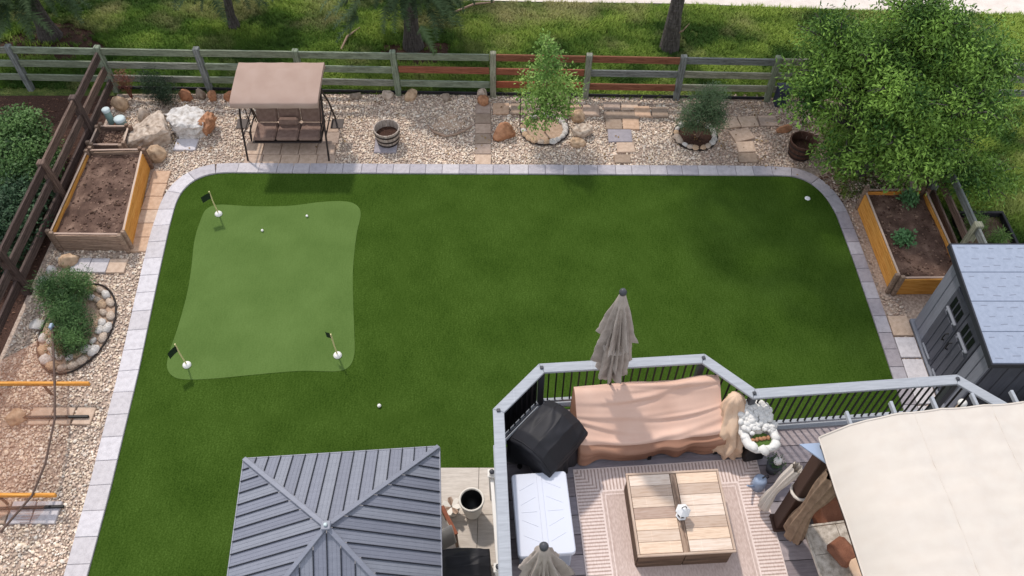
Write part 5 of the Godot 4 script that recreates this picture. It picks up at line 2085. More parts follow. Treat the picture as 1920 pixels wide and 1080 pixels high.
func grill_cover(called: String, label: String, at: Vector3, turn: float, ln: float, sc: float, hh: float):
	var g := thing(called, label, "grill cover", at, turn, "black grill covers")
	var corners := [[-0.36, 0.04], [-0.35, 0.5], [-0.37, 0.74], [-0.3, 0.93], [-0.12, 1.03], [0.06, 1.04], [0.22, 0.97], [0.37, 0.74], [0.375, 0.66], [0.33, 0.45], [0.34, 0.04]]
	var prof := []
	for i in corners.size() - 1:
		for k in 8:
			var t: float = [0.0, 0.06, 0.2, 0.4, 0.6, 0.8, 0.9, 0.96][k]
			prof.append([lerpf(corners[i][0], corners[i + 1][0], t) * sc, lerpf(corners[i][1], corners[i + 1][1], t) * hh / 1.04])
	prof.append([corners[-1][0] * sc, corners[-1][1]])
	var rows := cloth_rows(prof, 40, ln, 5 + int(ln * 10), 0.035, 14)
	var nz := FastNoiseLite.new()
	nz.seed = 5
	for i in rows.size():
		for j in rows[i].size():
			var u: float = float(j) / (rows[i].size() - 1) - 0.5
			var p: Vector3 = rows[i][j]
			if absf(u) > 0.3:
				p.y -= (absf(u) - 0.3) * 0.55 * smoothstep(0.6, 1.0, p.y / hh)
			if p.y < 0.55:
				p.z += signf(p.z) * (0.02 + 0.025 * sin(u * 26.0 + 2.0 * sin(u * 9.0))) * (0.55 - p.y) / 0.5
			rows[i][j] = p
	rows.reverse()
	var st := S()
	grid(st, rows)
	cloth_close(st, rows, -1, 0.012, 6, 0.3)
	cloth_close(st, rows, 1, 0.012, 7, 0.3)
	part("cover", st, M.cover_black, g)
	st = S()
	var pip := []
	for i in range(20, 68, 4):
		pip.append(rows[rows.size() - 1 - i][2] + Vector3(0, 0.006, 0))
	tube(st, pip, 0.008, 5)
	part("piping", st, M.cover_black, g)
	for x in [-0.4, 0.4]:
		for z in [-0.2, 0.2]:
			st = S()
			box(st, Vector3(x * ln, 0.05, z * sc), Vector3(0.05, 0.1, 0.05))
			part("foot", st, M.black, g)
	st = S()
	bar(st, Vector3(-0.3 * ln, 0.3, 0.325 * sc), Vector3(0.3 * ln, 0.3, 0.325 * sc), 0.012, 0.03)
	part("strap", st, M.black, g)

func chair_cover():
	var c := thing("chair_cover", "buff cloth cover wrapped and creased round a chair beside the long sofa", "furniture cover")
	onto_deck(c, Vector3(3.02, 0, 0.72), -0.1)
	var nz := FastNoiseLite.new()
	nz.seed = 15
	nz.frequency = 1.3
	var rows := []
	for i in 60:
		var t := i / 59.0
		var y := 0.04 + t * 0.9
		var w := lerpf(0.27, 0.12, pow(t, 0.8))
		var dz := lerpf(0.3, 0.1, smoothstep(0.25, 0.95, t))
		var zc := lerpf(0.0, -0.22, smoothstep(0.3, 0.95, t))
		if t > 0.9:
			var q := sqrt(maxf(0.0, 1.0 - pow((t - 0.9) / 0.1, 2.0)))
			w *= maxf(q, 0.02)
			dz *= maxf(q, 0.02)
		var row := []
		for k in 81:
			var a := TAU * k / 80.0
			var f := 1.0 + 0.12 * nz.get_noise_3d(cos(a) * 1.2, y * 2.0, sin(a) * 1.2) + 0.13 * sin(a * 8.0 + 3.0 * nz.get_noise_2d(a * 0.8, y * 2.5) + y * 3.0) * (1.0 - 0.6 * t) + 0.085 * sin(y * 19.0 + a * 2.0 + 2.0 * nz.get_noise_2d(a, y))
			row.append(Vector3(cos(a) * w * f, y, zc + sin(a) * dz * f))
		rows.append(row)
	var st := S()
	rows.reverse()
	grid(st, rows)
	part("cover", st, M.cover_buff, c)
	for p in [Vector3(-0.13, 0.04, 0.15), Vector3(0.13, 0.04, 0.15), Vector3(-0.13, 0.04, -0.18), Vector3(0.13, 0.04, -0.18)]:
		st = S()
		box(st, p, Vector3(0.04, 0.08, 0.04))
		part("leg", st, M.black, c)

func fountain():
	var f := thing("rock_fountain", "white rock fountain heaped with pebbles on a black pedestal beside the buff cover", "fountain")
	onto_deck(f, Vector3(3.33, 0, 0.84), 0.12)
	var rg := RandomNumberGenerator.new()
	rg.seed = 44
	var st := S()
	box(st, Vector3(0, 0.22, 0.0), Vector3(0.3, 0.42, 0.42), 0.02)
	part("pedestal", st, M.black, f)
	st = S()
	lathe(st, [Vector2(0.12, 0.4), Vector2(0.24, 0.5), Vector2(0.27, 0.56), Vector2(0.24, 0.57), Vector2(0.2, 0.53), Vector2(0.0, 0.52)], 20, Vector3.ZERO, false, 0.04)
	part("basin", st, M.white_rock, f, Transform3D(Basis().scaled(Vector3(0.92, 1, 1.32)), Vector3.ZERO))
	var rim := []
	var rr := []
	for k in 33:
		var a := TAU * k / 32.0
		var sq := pow(pow(absf(cos(a)), 4.0) + pow(absf(sin(a)), 4.0), -0.25)
		rim.append(Vector3(cos(a) * sq * 0.2 + rg.randf_range(-0.01, 0.01), 0.57 + (0.09 if sin(a) < -0.2 else 0.0) + rg.randf_range(-0.012, 0.012), sin(a) * sq * 0.31))
		rr.append(rg.randf_range(0.042, 0.075))
	rim[32] = rim[0]
	rr[32] = rr[0]
	st = S()
	tube(st, rim, rr, 8, false)
	part("rock_rim", st, M.pebble_white, f)
	for k in 11:
		var a := TAU * k / 11.0
		var r := rg.randf_range(0.1, 0.17)
		piece("rim_stone", STONES[k % 5], M.pebble_white, f, Transform3D(Basis.from_euler(Vector3(rg.randf() * 0.5, rg.randf() * TAU, rg.randf() * 0.5)).scaled(Vector3(r, r, r)), Vector3(cos(a) * 0.235, 0.6 + (0.09 if sin(a) < -0.2 else 0.0), sin(a) * 0.34)))
	for k in 110:
		var z := rg.randf_range(-0.31, 0.1)
		var x := rg.randf_range(-0.2, 0.2)
		var r := rg.randf_range(0.07, 0.12)
		piece("pebble", STONES[k % 5], M.pebble_white, f, Transform3D(Basis.from_euler(Vector3(rg.randf() * 0.5, rg.randf() * TAU, rg.randf() * 0.5)).scaled(Vector3.ONE * r), Vector3(x, 0.61 + (0.1 - z) * 0.3 + rg.randf_range(0, 0.02), z)))
	st = S()
	ball(st, Vector3(0, 0.53, -0.12), Vector3(0.19, 0.13, 0.2), 5, 0.1, 9)
	part("mound", st, M.pebble_white, f)
	for k in 5:
		piece("brown_stone", STONES[k], M.rocks[2], f, Transform3D(Basis(Vector3.UP, k * 1.1).scaled(Vector3.ONE * 0.075), Vector3(-0.12 + k * 0.055, 0.575, 0.15)))
	st = S()
	lathe(st, [Vector2(0.15, 0.548), Vector2(0.0, 0.552)], 14, Vector3(0, 0.012, 0.2))
	part("mossy_pool", st, M.green, f)

func storage_box():
	var b := thing("storage_box", "pale blue-white resin storage box with an embossed lid by the left railing", "storage box")
	onto_deck(b, Vector3(0.265, 0, 1.85), 0.01)
	var st := S()
	box(st, Vector3(0, 0.27, 0), Vector3(0.66, 0.54, 1.04), 0.03)
	part("body", st, M.box_body, b)
	# rounded lid
	var pl := PackedVector2Array()
	for q in [[0.365, 0.555, 0.0], [-0.365, 0.555, PI / 2], [-0.365, -0.555, PI], [0.365, -0.555, 1.5 * PI]]:
		for k in 4:
			var a: float = q[2] + k / 3.0 * PI / 2
			pl.append(Vector2(q[0] - signf(q[0]) * 0.05 + cos(a) * 0.05, q[1] - signf(q[1]) * 0.05 + sin(a) * 0.05))
	st = S()
	prism(st, pl, 0.55, 0.625, 0.012)
	var lid := part("lid", st, M.box_lid, b)
	for k in 5:
		for s in [-1.0, 1.0]:
			var z := -0.42 + k * 0.2
			var dz: float = [0.1, 0.1, 0.0, -0.1, -0.1][k]
			st = S()
			bar(st, Vector3(s * 0.07, 0.626, z - 0.0), Vector3(s * 0.27, 0.626, z + dz), 0.008, 0.006, 0.0025)
			part("lid_rib", st, M.box_lid, lid)
	st = S()
	box(st, Vector3(0, 0.628, -0.02), Vector3(0.07, 0.012, 0.98), 0.005)
	part("lid_ridge", st, M.box_lid, lid)
	for z in [-0.35, 0.35]:
		st = S()
		box(st, Vector3(-0.35, 0.5, z), Vector3(0.03, 0.05, 0.1), 0.008)
		part("hinge", st, M.cap_grey, b)

func parasol(label: String, at: Vector3, h: float, r: float, ln: float, sd: int, m: Material, lean: float):
	var p := thing("parasol", label, "parasol", Vector3.ZERO, 0.0, "closed parasols on the deck")
	onto_deck(p, at)
	p.rotation.z = lean
	var st := S()
	tube(st, [Vector3(0, 0.05, 0), Vector3(0, h - 0.04, 0)], 0.022, 8)
	part("pole", st, M.dark_metal, p)
	st = S()
	lathe(st, [Vector2(0.2, 0.01), Vector2(0.2, 0.05), Vector2(0.06, 0.08), Vector2(0.04, 0.25)], 18)
	part("base", st, M.black, p)
	st = S()
	lathe(st, [Vector2(0.02, h - 0.06), Vector2(0.045, h - 0.05), Vector2(0.048, h - 0.015), Vector2(0.03, h + 0.02), Vector2(0, h + 0.03)], 12)
	part("finial", st, M.cap_grey, p)
	var nz := FastNoiseLite.new()
	nz.seed = sd
	nz.frequency = 1.0
	# three tiers of hanging pleats
	for tier in 3:
		var y1: float = [h - 0.06, h - 0.3, h - 0.62][tier]
		var y0: float = [h - ln * 0.55, h - ln * 0.8, h - ln][tier]
		var r1: float = [0.035, 0.07, 0.1][tier]
		var r0: float = [0.2, 0.19, 0.17][tier] * r / 0.2
		var rows := []
		for i in 23:
			var t := i / 22.0
			var row := []
			for k in 129:
				var a := TAU * k / 128.0
				var fold := 0.42 * (1.0 - 2.0 * absf(sin(a * 4.0 + sd + tier * 1.7 + 0.35 * nz.get_noise_2d(t * 1.2, tier)))) + 0.16 * (1.0 - 2.0 * absf(sin(a * 7.5 + tier + t * 0.3)))
				fold += 0.4 * nz.get_noise_3d(cos(a) * 1.3, t * 0.6 + tier * 5.0, sin(a) * 1.3)
				var rr := lerpf(r1, r0, pow(t, 0.85)) * (1.0 + fold * smoothstep(0.03, 0.5, t))
				var y := lerpf(y1, y0, t) + 0.1 * t * nz.get_noise_2d(cos(a) * 2.0 + tier * 3.0, sin(a) * 2.0) + 0.05 * sin(a * 8.0 + sd) * smoothstep(0.8, 1.0, t)
				row.append(Vector3(cos(a) * rr, y, sin(a) * rr))
			rows.append(row)
		st = S()
		grid(st, rows)
		part("cloth_tier", st, m, p)
	st = S()
	lathe(st, [Vector2(0.075, h - ln * 0.6), Vector2(0.16 * r / 0.2, h - ln * 0.6 - 0.005), Vector2(0.17 * r / 0.2, h - ln * 0.6 - 0.05)], 16)
	part("tie_strap", st, m, p)

func under_canopy():
	# an armchair under a brown cover
	var c := thing("wrapped_armchair", "armchair under a creased brown cover, half hidden below the canopy", "armchair")
	onto_deck(c, Vector3(4.2, 0, 2.0), 0.1)
	var prof := resample([[-0.34, 0.06], [-0.36, 0.6], [-0.3, 0.86], [-0.16, 0.88], [-0.04, 0.66], [0.1, 0.52], [0.3, 0.48], [0.36, 0.4], [0.37, 0.22]], 60)
	var rows := cloth_rows(prof, 60, 0.7, 23, 0.07, 14)
	rows.reverse()
	var st := S()
	grid(st, rows)
	cloth_close(st, rows, -1, 0.05, 8, 0.2)
	cloth_close(st, rows, 1, 0.05, 9, 0.2)
	part("cover", st, M.leather_brown, c)
	for x in [-0.28, 0.28]:
		for z in [-0.3, 0.3]:
			st = S()
			box(st, Vector3(x, 0.13, z), Vector3(0.06, 0.26, 0.06), 0.005)
			part("leg", st, M.post_brown, c)
	st = S()
	box(st, Vector3(0, 0.2, 0.0), Vector3(0.6, 0.12, 0.6), 0.02)
	part("seat_base", st, M.post_brown, c)
	# a stone-topped table
	var t := thing("stone_table", "stone-topped outdoor table on a dark frame at the edge of the canopy", "table")
	onto_deck(t, Vector3(4.06, 0, 2.75), 0.06)
	for k in 2:
		for j in 3:
			st = S()
			box(st, Vector3(-0.2 + k * 0.4, 0.48, -0.36 + j * 0.36), Vector3(0.394, 0.03, 0.354), 0.005)
			part("top_tile", st, M.stone_top, t)
	for b in [[Vector3(0, 0.47, -0.56), Vector3(0.86, 0.05, 0.03)], [Vector3(0, 0.47, 0.56), Vector3(0.86, 0.05, 0.03)], [Vector3(-0.415, 0.47, 0), Vector3(0.03, 0.05, 1.086)], [Vector3(0.415, 0.47, 0), Vector3(0.03, 0.05, 1.086)]]:
		st = S()
		box(st, b[0], b[1], 0.005)
		part("frame", st, M.stone_top, t)
	for x in [-0.38, 0.38]:
		for z in [-0.52, 0.52]:
			st = S()
			box(st, Vector3(x, 0.22, z), Vector3(0.06, 0.44, 0.06), 0.005)
			part("leg", st, M.post_brown, t)
	# a cushion and a folded towel on it
	st = S()
	box(st, Vector3.ZERO, Vector3(0.42, 0.13, 0.4), 0.05)
	var o := single("seat_cushion", st, M.cover_buff, "beige seat cushion lying on the stone-topped table under the canopy", "cushion")
	onto_deck(o, Vector3(4.22, 0.565, 2.85), 0.2)
	st = S()
	prism(st, PackedVector2Array([Vector2(-0.14, 0.0), Vector2(0.1, -0.1), Vector2(0.16, 0.2), Vector2(-0.02, 0.28)]), 0.0, 0.03, 0.008)
	o = single("folded_towel", st, M.lantern_white, "white folded cloth on the stone-topped table left of the beige cushion", "cloth")
	onto_deck(o, Vector3(3.95, 0.497, 2.98))
	st = S()
	box(st, Vector3.ZERO, Vector3(0.3, 0.11, 0.34), 0.045)
	o = single("cushion", st, M.leather_brown, "dark brown cushion on the stone-topped table by the wrapped armchair", "cushion")
	onto_deck(o, Vector3(3.98, 0.56, 2.6), 0.5)
	# a watering can and a pot with a plant beside the curtain
	var wcan := thing("watering_can", "blue-grey metal watering can by the gathered curtain", "watering can")
	onto_deck(wcan, Vector3(3.32, 0, 1.42), 0.4)
	st = S()
	lathe(st, [Vector2(0.0, 0.0), Vector2(0.1, 0.0), Vector2(0.09, 0.2), Vector2(0.06, 0.23), Vector2(0.0, 0.235)], 14)
	part("body", st, M.blue_grey, wcan)
	st = S()
	tube(st, [Vector3(-0.08, 0.06, 0), Vector3(-0.17, 0.16, 0), Vector3(-0.24, 0.26, 0)], [0.024, 0.016, 0.012], 7)
	part("spout", st, M.blue_grey, wcan)
	st = S()
	tube(st, [Vector3(0.08, 0.05, 0), Vector3(0.16, 0.14, 0), Vector3(0.1, 0.27, 0), Vector3(0.02, 0.23, 0)], 0.01, 6)
	part("handle", st, M.cap_grey, wcan)
	var pot := thing("potted_plant", "small potted plant with a white ball ornament behind the watering can", "potted plant")
	onto_deck(pot, Vector3(3.58, 0, 1.2))
	st = S()
	lathe(st, [Vector2(0.0, 0.0), Vector2(0.08, 0.0), Vector2(0.11, 0.2), Vector2(0.095, 0.2), Vector2(0.0, 0.18)], 14)
	part("pot", st, M.cap_grey, pot)
	st = S()
	ball(st, Vector3(0.02, 0.28, 0.0), Vector3.ONE * 0.06, 5, 0.0, 0)
	part("ball_ornament", st, M.white_ball, pot)
	var xs := []
	var cs := []
	for k in 12:
		xs.append(Transform3D(spin().scaled(Vector3.ONE * 0.7), Vector3(rng.randf_range(-0.1, 0.1), rng.randf_range(0.2, 0.3), rng.randf_range(-0.1, 0.1))))
		cs.append(lin(70, 96, 60))
	grown("leaves", LEAF.shrub, M.leaf, xs, cs, pot)

func patio_things():
	# white pots and the guard rail beside the gazebo
	var p := thing("tall_pot", "tall white ribbed pot standing empty beside the gazebo", "pot", Vector3(-0.69, 0.05, -5.72))
	var st := S()
	var prof := [Vector2(0.0, 0.0), Vector2(0.13, 0.0)]
	for k in 9:
		var y := 0.04 + k * 0.055
		prof.append(Vector2(0.135 + k * 0.0075, y))
		prof.append(Vector2(0.15 + k * 0.0075, y + 0.02))
		prof.append(Vector2(0.15 + k * 0.0075, y + 0.035))
	lathe(st, prof, 24)
	part("body", st, M.pot_white, p)
	st = S()
	lathe(st, [Vector2(0.212, 0.53), Vector2(0.222, 0.56), Vector2(0.215, 0.585), Vector2(0.19, 0.585), Vector2(0.183, 0.55)], 24)
	part("rim", st, M.pot_white, p)
	st = S()
	lathe(st, [Vector2(0.19, 0.56), Vector2(0.16, 0.3), Vector2(0.0, 0.28)], 20)
	part("dark_inside", st, M.black, p)
	p = thing("scalloped_pot", "small white scalloped pot of dry leaves left of the tall white pot", "pot", Vector3(-1.05, 0.05, -5.72))
	st = S()
	lathe(st, [Vector2(0.0, 0.0), Vector2(0.09, 0.0), Vector2(0.14, 0.22), Vector2(0.125, 0.22), Vector2(0.1, 0.12), Vector2(0.0, 0.12)], 20, Vector3.ZERO, false, 0.06)
	part("body", st, M.pot_white, p)
	for k in 7:
		var a := TAU * k / 7.0
		st = S()
		var d := Vector3(cos(a), 0, sin(a))
		var s := Vector3(-d.z, 0, d.x)
		prism(st, PackedVector2Array([Vector2(0.02, -0.02), Vector2(0.1, -0.05), Vector2(0.17, -0.035), Vector2(0.18, 0.03), Vector2(0.1, 0.05), Vector2(0.02, 0.02)]), 0.0, 0.012)
		part("leaf", st, M.old_wood if k % 2 else M.pot_white, p, Transform3D(Basis(Vector3.UP, -a) * Basis(Vector3.BACK, 0.25), Vector3(0, 0.24, 0)))
	var r := thing("white_guard_rail", "white vinyl guard rail between two capped posts below the deck's left side", "railing")
	var a := Vector3(-0.34, 0, -6.02)
	var b := Vector3(-0.215, 0, -4.42)
	for q in [a, b]:
		st = S()
		box(st, Vector3(0, 0.5, 0), Vector3(0.11, 1.0, 0.11), 0.006)
		var po := part("post", st, M.white_vinyl, r, Transform3D(Basis.IDENTITY, q))
		st = S()
		box(st, Vector3(0, 1.01, 0), Vector3(0.15, 0.03, 0.15), 0.01)
		box(st, Vector3(0, 1.035, 0), Vector3(0.1, 0.03, 0.1), 0.012)
		part("cap", st, M.white_vinyl, po)
		st = S()
		ball(st, Vector3(0, 1.075, 0), Vector3(0.045, 0.035, 0.045), 5, 0.0, 0)
		part("lamp_cap", st, M.cap_grey, po)
	board("top_rail", a + Vector3(0, 0.9, 0.056), b + Vector3(0, 0.9, -0.056), 0.06, 0.08, M.white_vinyl, r, 0.006)
	board("bottom_rail", a + Vector3(0, 0.15, 0.056), b + Vector3(0, 0.15, -0.056), 0.05, 0.07, M.white_vinyl, r, 0.006)
	for k in range(1, 13):
		var q := a.lerp(b, k / 13.0)
		st = S()
		box(st, q + Vector3(0, 0.522, 0), Vector3(0.025, 0.674, 0.025))
		part("baluster", st, M.black, r)
	# a garden chair and a grill, half under the roof
	var c := thing("garden_chair", "pale garden chair with orange wooden arms, half hidden by the metal roof", "chair", Vector3(-1.3, 0.05, -5.2), 0.5)
	st = S()
	box(st, Vector3(0, 0.42, 0), Vector3(0.5, 0.06, 0.5), 0.02)
	part("seat", st, M.canopy_cream, c)
	st = S()
	box(st, Vector3(0, 0.0, 0), Vector3(0.5, 0.5, 0.05), 0.02)
	part("backrest", st, M.canopy_cream, c, Transform3D(Basis(Vector3.RIGHT, -0.25), Vector3(0, 0.68, 0.27)))
	for x in [-0.28, 0.28]:
		board("arm", Vector3(x, 0.62, -0.28), Vector3(x, 0.62, 0.28), 0.07, 0.03, M.red_wood, c)
		for z in [-0.24, 0.24]:
			st = S()
			box(st, Vector3(x, 0.305, z), Vector3(0.05, 0.6, 0.05), 0.006)
			part("leg", st, M.old_wood, c)
	grill_cover("grill_cover", "black cover over a second grill on the concrete beside the gazebo, at the near edge", Vector3(-0.78, 0.05, -4.5), 0.05, 0.86, 0.85, 0.98)
	# the white panel fence by the shed, seen past the end of the deck
	var w := thing("white_fence_panel", "white-capped grey panel fence in front of the shed's near side", "fence")
	var p0 := Vector3(7.9, 0, -6.85)
	for k in 2:
		var x := p0.x + 0.15 + k * 1.25
		st = S()
		box(st, Vector3(x, 0.6, p0.z), Vector3(0.13, 1.2 + 0.1 * k, 0.13), 0.008)
		part("post", st, M.white_vinyl, w)
		st = S()
		box(st, Vector3(x, 1.22 + 0.05 * k, p0.z), Vector3(0.17, 0.04, 0.17), 0.012)
		part("post_cap", st, M.white_vinyl, w)
	board("top_rail", p0 + Vector3(0.22, 1.1, 0), p0 + Vector3(1.33, 1.1, 0), 0.09, 0.07, M.white_vinyl, w, 0.006)
	for k in 7:
		st = S()
		box(st, p0 + Vector3(0.3 + k * 0.158, 0.56, 0), Vector3(0.15, 1.0, 0.03), 0.006)
		part("slat", st, M.box_body, w)
	var lum := thing("lumber_offcut", "short orange wood offcut leaning on the white-capped fence", "board", Vector3(9.0, 0, -6.6), 0.0)
	board("board", Vector3(-0.05, 0.02, 0.3), Vector3(0.12, 1.0, -0.08), 0.12, 0.03, M.new_woods[0], lum)
	board("board", Vector3(0.06, 0.02, 0.32), Vector3(0.22, 0.9, -0.06), 0.1, 0.03, M.old_woods[0], lum)
	var lp := thing("garden_light_post", "short pale post with a white globe beneath the right end of the railing", "light post", Vector3(8.15, 0, -7.45))
	st = S()
	box(st, Vector3(0, 0.4, 0), Vector3(0.08, 0.8, 0.08), 0.008)
	part("post", st, M.tan_paver, lp)
	st = S()
	ball(st, Vector3(0, 0.87, 0), Vector3.ONE * 0.08, 6, 0.0, 0)
	part("globe", st, M.white_ball, lp)

# ---------------------------------------------------------------- plants

func stems(parent: Node3D, n: int, h: float, spread: float, r: float, m: Material, sd: int):
	var rg := RandomNumberGenerator.new()
	rg.seed = sd
	var st := S()
	for k in n:
		var a := TAU * k / n + rg.randf_range(-0.3, 0.3)
		var s := spread * rg.randf_range(0.4, 1.0)
		var hh := h * rg.randf_range(0.7, 1.0)
		tube(st, [Vector3(0, -0.03, 0), Vector3(cos(a) * s * 0.35, hh * 0.5, sin(a) * s * 0.35), Vector3(cos(a) * s, hh, sin(a) * s)], [r, r * 0.7, r * 0.25], 5)
	part("stem", st, m, parent)

func foliage(parent: Node3D, lobes: Array, count: int, leaf: String, sc: float, dark: Color, light: Color, sd: int, called := "foliage", hollow := 0.5):
	# lobes: [centre, radii]; leaf clusters gather towards each lobe's outside, in bunches with gaps between
	var rg := RandomNumberGenerator.new()
	rg.seed = sd
	var nz := FastNoiseLite.new()
	nz.seed = sd
	nz.frequency = 1.6
	var xs := []
	var cs := []
	var total := 0.0
	for l in lobes:
		total += l[1].x * l[1].y + l[1].x * l[1].z
	for l in lobes:
		var n := int(count * (l[1].x * l[1].y + l[1].x * l[1].z) / total)
		for k in n:
			var d := Vector3(rg.randfn(), rg.randfn(), rg.randfn()).normalized()
			var q := pow(rg.randf(), hollow)
			var p: Vector3 = l[0] + d * l[1] * q * rg.randf_range(0.9, 1.1)
			if nz.get_noise_3dv(p * 1.3) < (-0.2 if leaf == "tree" else -0.28) or p.y < 0.02:
				continue
			var b := Basis.from_euler(Vector3(rg.randf_range(-0.7, 0.7), rg.randf() * TAU, rg.randf_range(-0.7, 0.7)))
			xs.append(Transform3D(b.scaled(Vector3.ONE * sc * rg.randf_range(0.7, 1.25)), p))
			var t := clampf(0.5 + 1.25 * nz.get_noise_3dv(p * 0.8 + Vector3(9, 2, 4)) + rg.randf_range(-0.25, 0.25), 0, 1)
			cs.append(dark.lerp(light, t))
	grown(called, LEAF[leaf], M.leaf, xs, cs, parent)

func shrubs():
	# the young tree in its ring
	var t := thing("young_tree", "young light green tree with a thin trunk staked in its stone ring", "tree", Vector3(0.82, 0, -15.6))
	var st := S()
	tube(st, [Vector3(0, -0.05, 0), Vector3(0.01, 0.7, -0.01), Vector3(-0.01, 1.5, 0.0), Vector3(0.02, 2.6, 0)], [0.022, 0.018, 0.014, 0.005], 6)
	for k in 9:
		var a := k * 2.4
		var y := 0.75 + k * 0.16
		tube(st, [Vector3(0, y, 0), Vector3(cos(a) * 0.25, y + 0.12, sin(a) * 0.25), Vector3(cos(a) * 0.48, y + 0.14, sin(a) * 0.48)], [0.01, 0.007, 0.003], 4)
	part("trunk", st, M.old_wood, t)
	foliage(t, [[Vector3(-0.15, 1.3, 0.0), Vector3(0.62, 0.45, 0.5)], [Vector3(0.4, 1.35, 0.05), Vector3(0.48, 0.38, 0.42)], [Vector3(-0.1, 0.9, 0.25), Vector3(0.5, 0.34, 0.34)], [Vector3(0.35, 0.95, 0.2), Vector3(0.3, 0.25, 0.25)], [Vector3(0.05, 1.85, 0.0), Vector3(0.5, 0.42, 0.42)], [Vector3(0.0, 2.35, 0.0), Vector3(0.34, 0.4, 0.32)], [Vector3(-0.32, 0.55, 0.35), Vector3(0.13, 0.28, 0.13)]], 500, "young", 1.0, lin(96, 132, 62), lin(156, 186, 100), 41)
	t = thing("bush", "small grey-green bush in the stone ring right of the young tree", "bush", Vector3(4.6, 0, -15.45))
	stems(t, 9, 0.9, 0.5, 0.012, M.old_wood, 4)
	foliage(t, [[Vector3(0, 0.85, -0.05), Vector3(0.56, 0.4, 0.42)], [Vector3(-0.25, 0.55, 0.0), Vector3(0.34, 0.3, 0.32)], [Vector3(0.28, 0.6, 0.05), Vector3(0.34, 0.32, 0.3)], [Vector3(0.15, 1.2, -0.1), Vector3(0.42, 0.28, 0.3)]], 820, "narrow", 0.95, lin(64, 86, 58), lin(112, 134, 96), 42)
	t = thing("bush", "taller back shrub of the two dark ones in the large stone ring", "bush", Vector3(-9.32, 0, -10.35), 0.0, "two dark shrubs in the large ring")
	stems(t, 8, 0.55, 0.4, 0.014, M.old_wood, 5)
	foliage(t, [[Vector3(0.0, 0.35, 0), Vector3(0.5, 0.34, 0.42)], [Vector3(0.25, 0.4, -0.2), Vector3(0.36, 0.3, 0.3)], [Vector3(-0.2, 0.4, -0.1), Vector3(0.4, 0.34, 0.35)]], 760, "narrow", 0.95, lin(46, 72, 42), lin(92, 124, 70), 43)
	t = thing("bush", "front shrub of the two dark ones in the large stone ring, nearest the pole", "bush", Vector3(-8.93, 0, -9.6), 0.0, "two dark shrubs in the large ring")
	stems(t, 8, 0.5, 0.35, 0.014, M.old_wood, 6)
	foliage(t, [[Vector3(0.0, 0.32, 0), Vector3(0.45, 0.32, 0.42)], [Vector3(0.12, 0.3, 0.4), Vector3(0.34, 0.28, 0.32)], [Vector3(-0.12, 0.35, -0.25), Vector3(0.36, 0.3, 0.3)]], 760, "narrow", 0.95, lin(44, 70, 42), lin(94, 126, 72), 44)
	t = thing("bush", "dark bush against the fence behind the white boulder", "bush", Vector3(-9.05, 0, -16.85))
	stems(t, 7, 0.6, 0.35, 0.012, M.bark, 7)
	foliage(t, [[Vector3(0, 0.4, 0), Vector3(0.42, 0.35, 0.3)], [Vector3(0.2, 0.3, 0.15), Vector3(0.32, 0.28, 0.22)], [Vector3(-0.1, 0.65, 0), Vector3(0.3, 0.22, 0.22)]], 420, "narrow", 0.9, lin(34, 48, 36), lin(62, 80, 58), 45)
	t = thing("bush", "reddish feathery plant in the fence corner beside a thin stick", "bush", Vector3(-9.85, 0, -16.95))
	stems(t, 12, 0.75, 0.3, 0.008, M.reddish, 8)
	foliage(t, [[Vector3(0.0, 0.6, 0), Vector3(0.25, 0.25, 0.2)]], 70, "narrow", 0.8, lin(110, 62, 52), lin(150, 104, 88), 46)
	# the neighbour's shrubs beyond the left fence
	t = thing("shrub", "large leafy dark green shrub beyond the dark fence, the far one of two", "shrub", Vector3(-11.35, 0, -14.1), 0.0, "neighbour's shrubs beyond the dark fence")
	stems(t, 8, 0.9, 0.7, 0.02, M.bark, 9)
	foliage(t, [[Vector3(0, 0.6, 0), Vector3(0.85, 0.55, 0.8)], [Vector3(-0.3, 0.75, -0.75), Vector3(0.75, 0.5, 0.6)], [Vector3(0.2, 0.55, 0.55), Vector3(0.6, 0.5, 0.6)]], 1900, "broad", 1.0, lin(42, 66, 36), lin(98, 130, 74), 47)
	t = thing("shrub", "large blue-green shrub beyond the dark fence, the near one of two", "shrub", Vector3(-11.1, 0, -12.1), 0.0, "neighbour's shrubs beyond the dark fence")
	stems(t, 8, 0.8, 0.7, 0.02, M.bark, 10)
	foliage(t, [[Vector3(0, 0.55, 0), Vector3(0.75, 0.5, 0.85)], [Vector3(0.05, 0.5, -0.7), Vector3(0.65, 0.5, 0.6)], [Vector3(0.1, 0.45, 0.7), Vector3(0.5, 0.42, 0.6)]], 1800, "broad", 1.0, lin(38, 58, 40), lin(84, 112, 82), 48)
	# plants in the right-hand bed
	var bedp := [[Vector3(8.47, 0.38, -11.72), 0.14, 1, "single broad-leaved green plant in the middle of the right raised bed"], [Vector3(8.95, 0.38, -12.92), 0.11, 2, "small green plant by the far board of the right raised bed"]]
	for b in bedp:
		t = thing("bed_plant", b[3], "plant", b[0], 0.0, "plants in the right raised bed")
		stems(t, 6, 0.12, 0.12, 0.006, M.teal_pipe, 3)
		foliage(t, [[Vector3(0, 0.09, 0), Vector3(b[1], 0.09, b[1])]], 38, "broad", 1.0, lin(56, 92, 56), lin(100, 140, 92), 50 + b[2], "leaves")
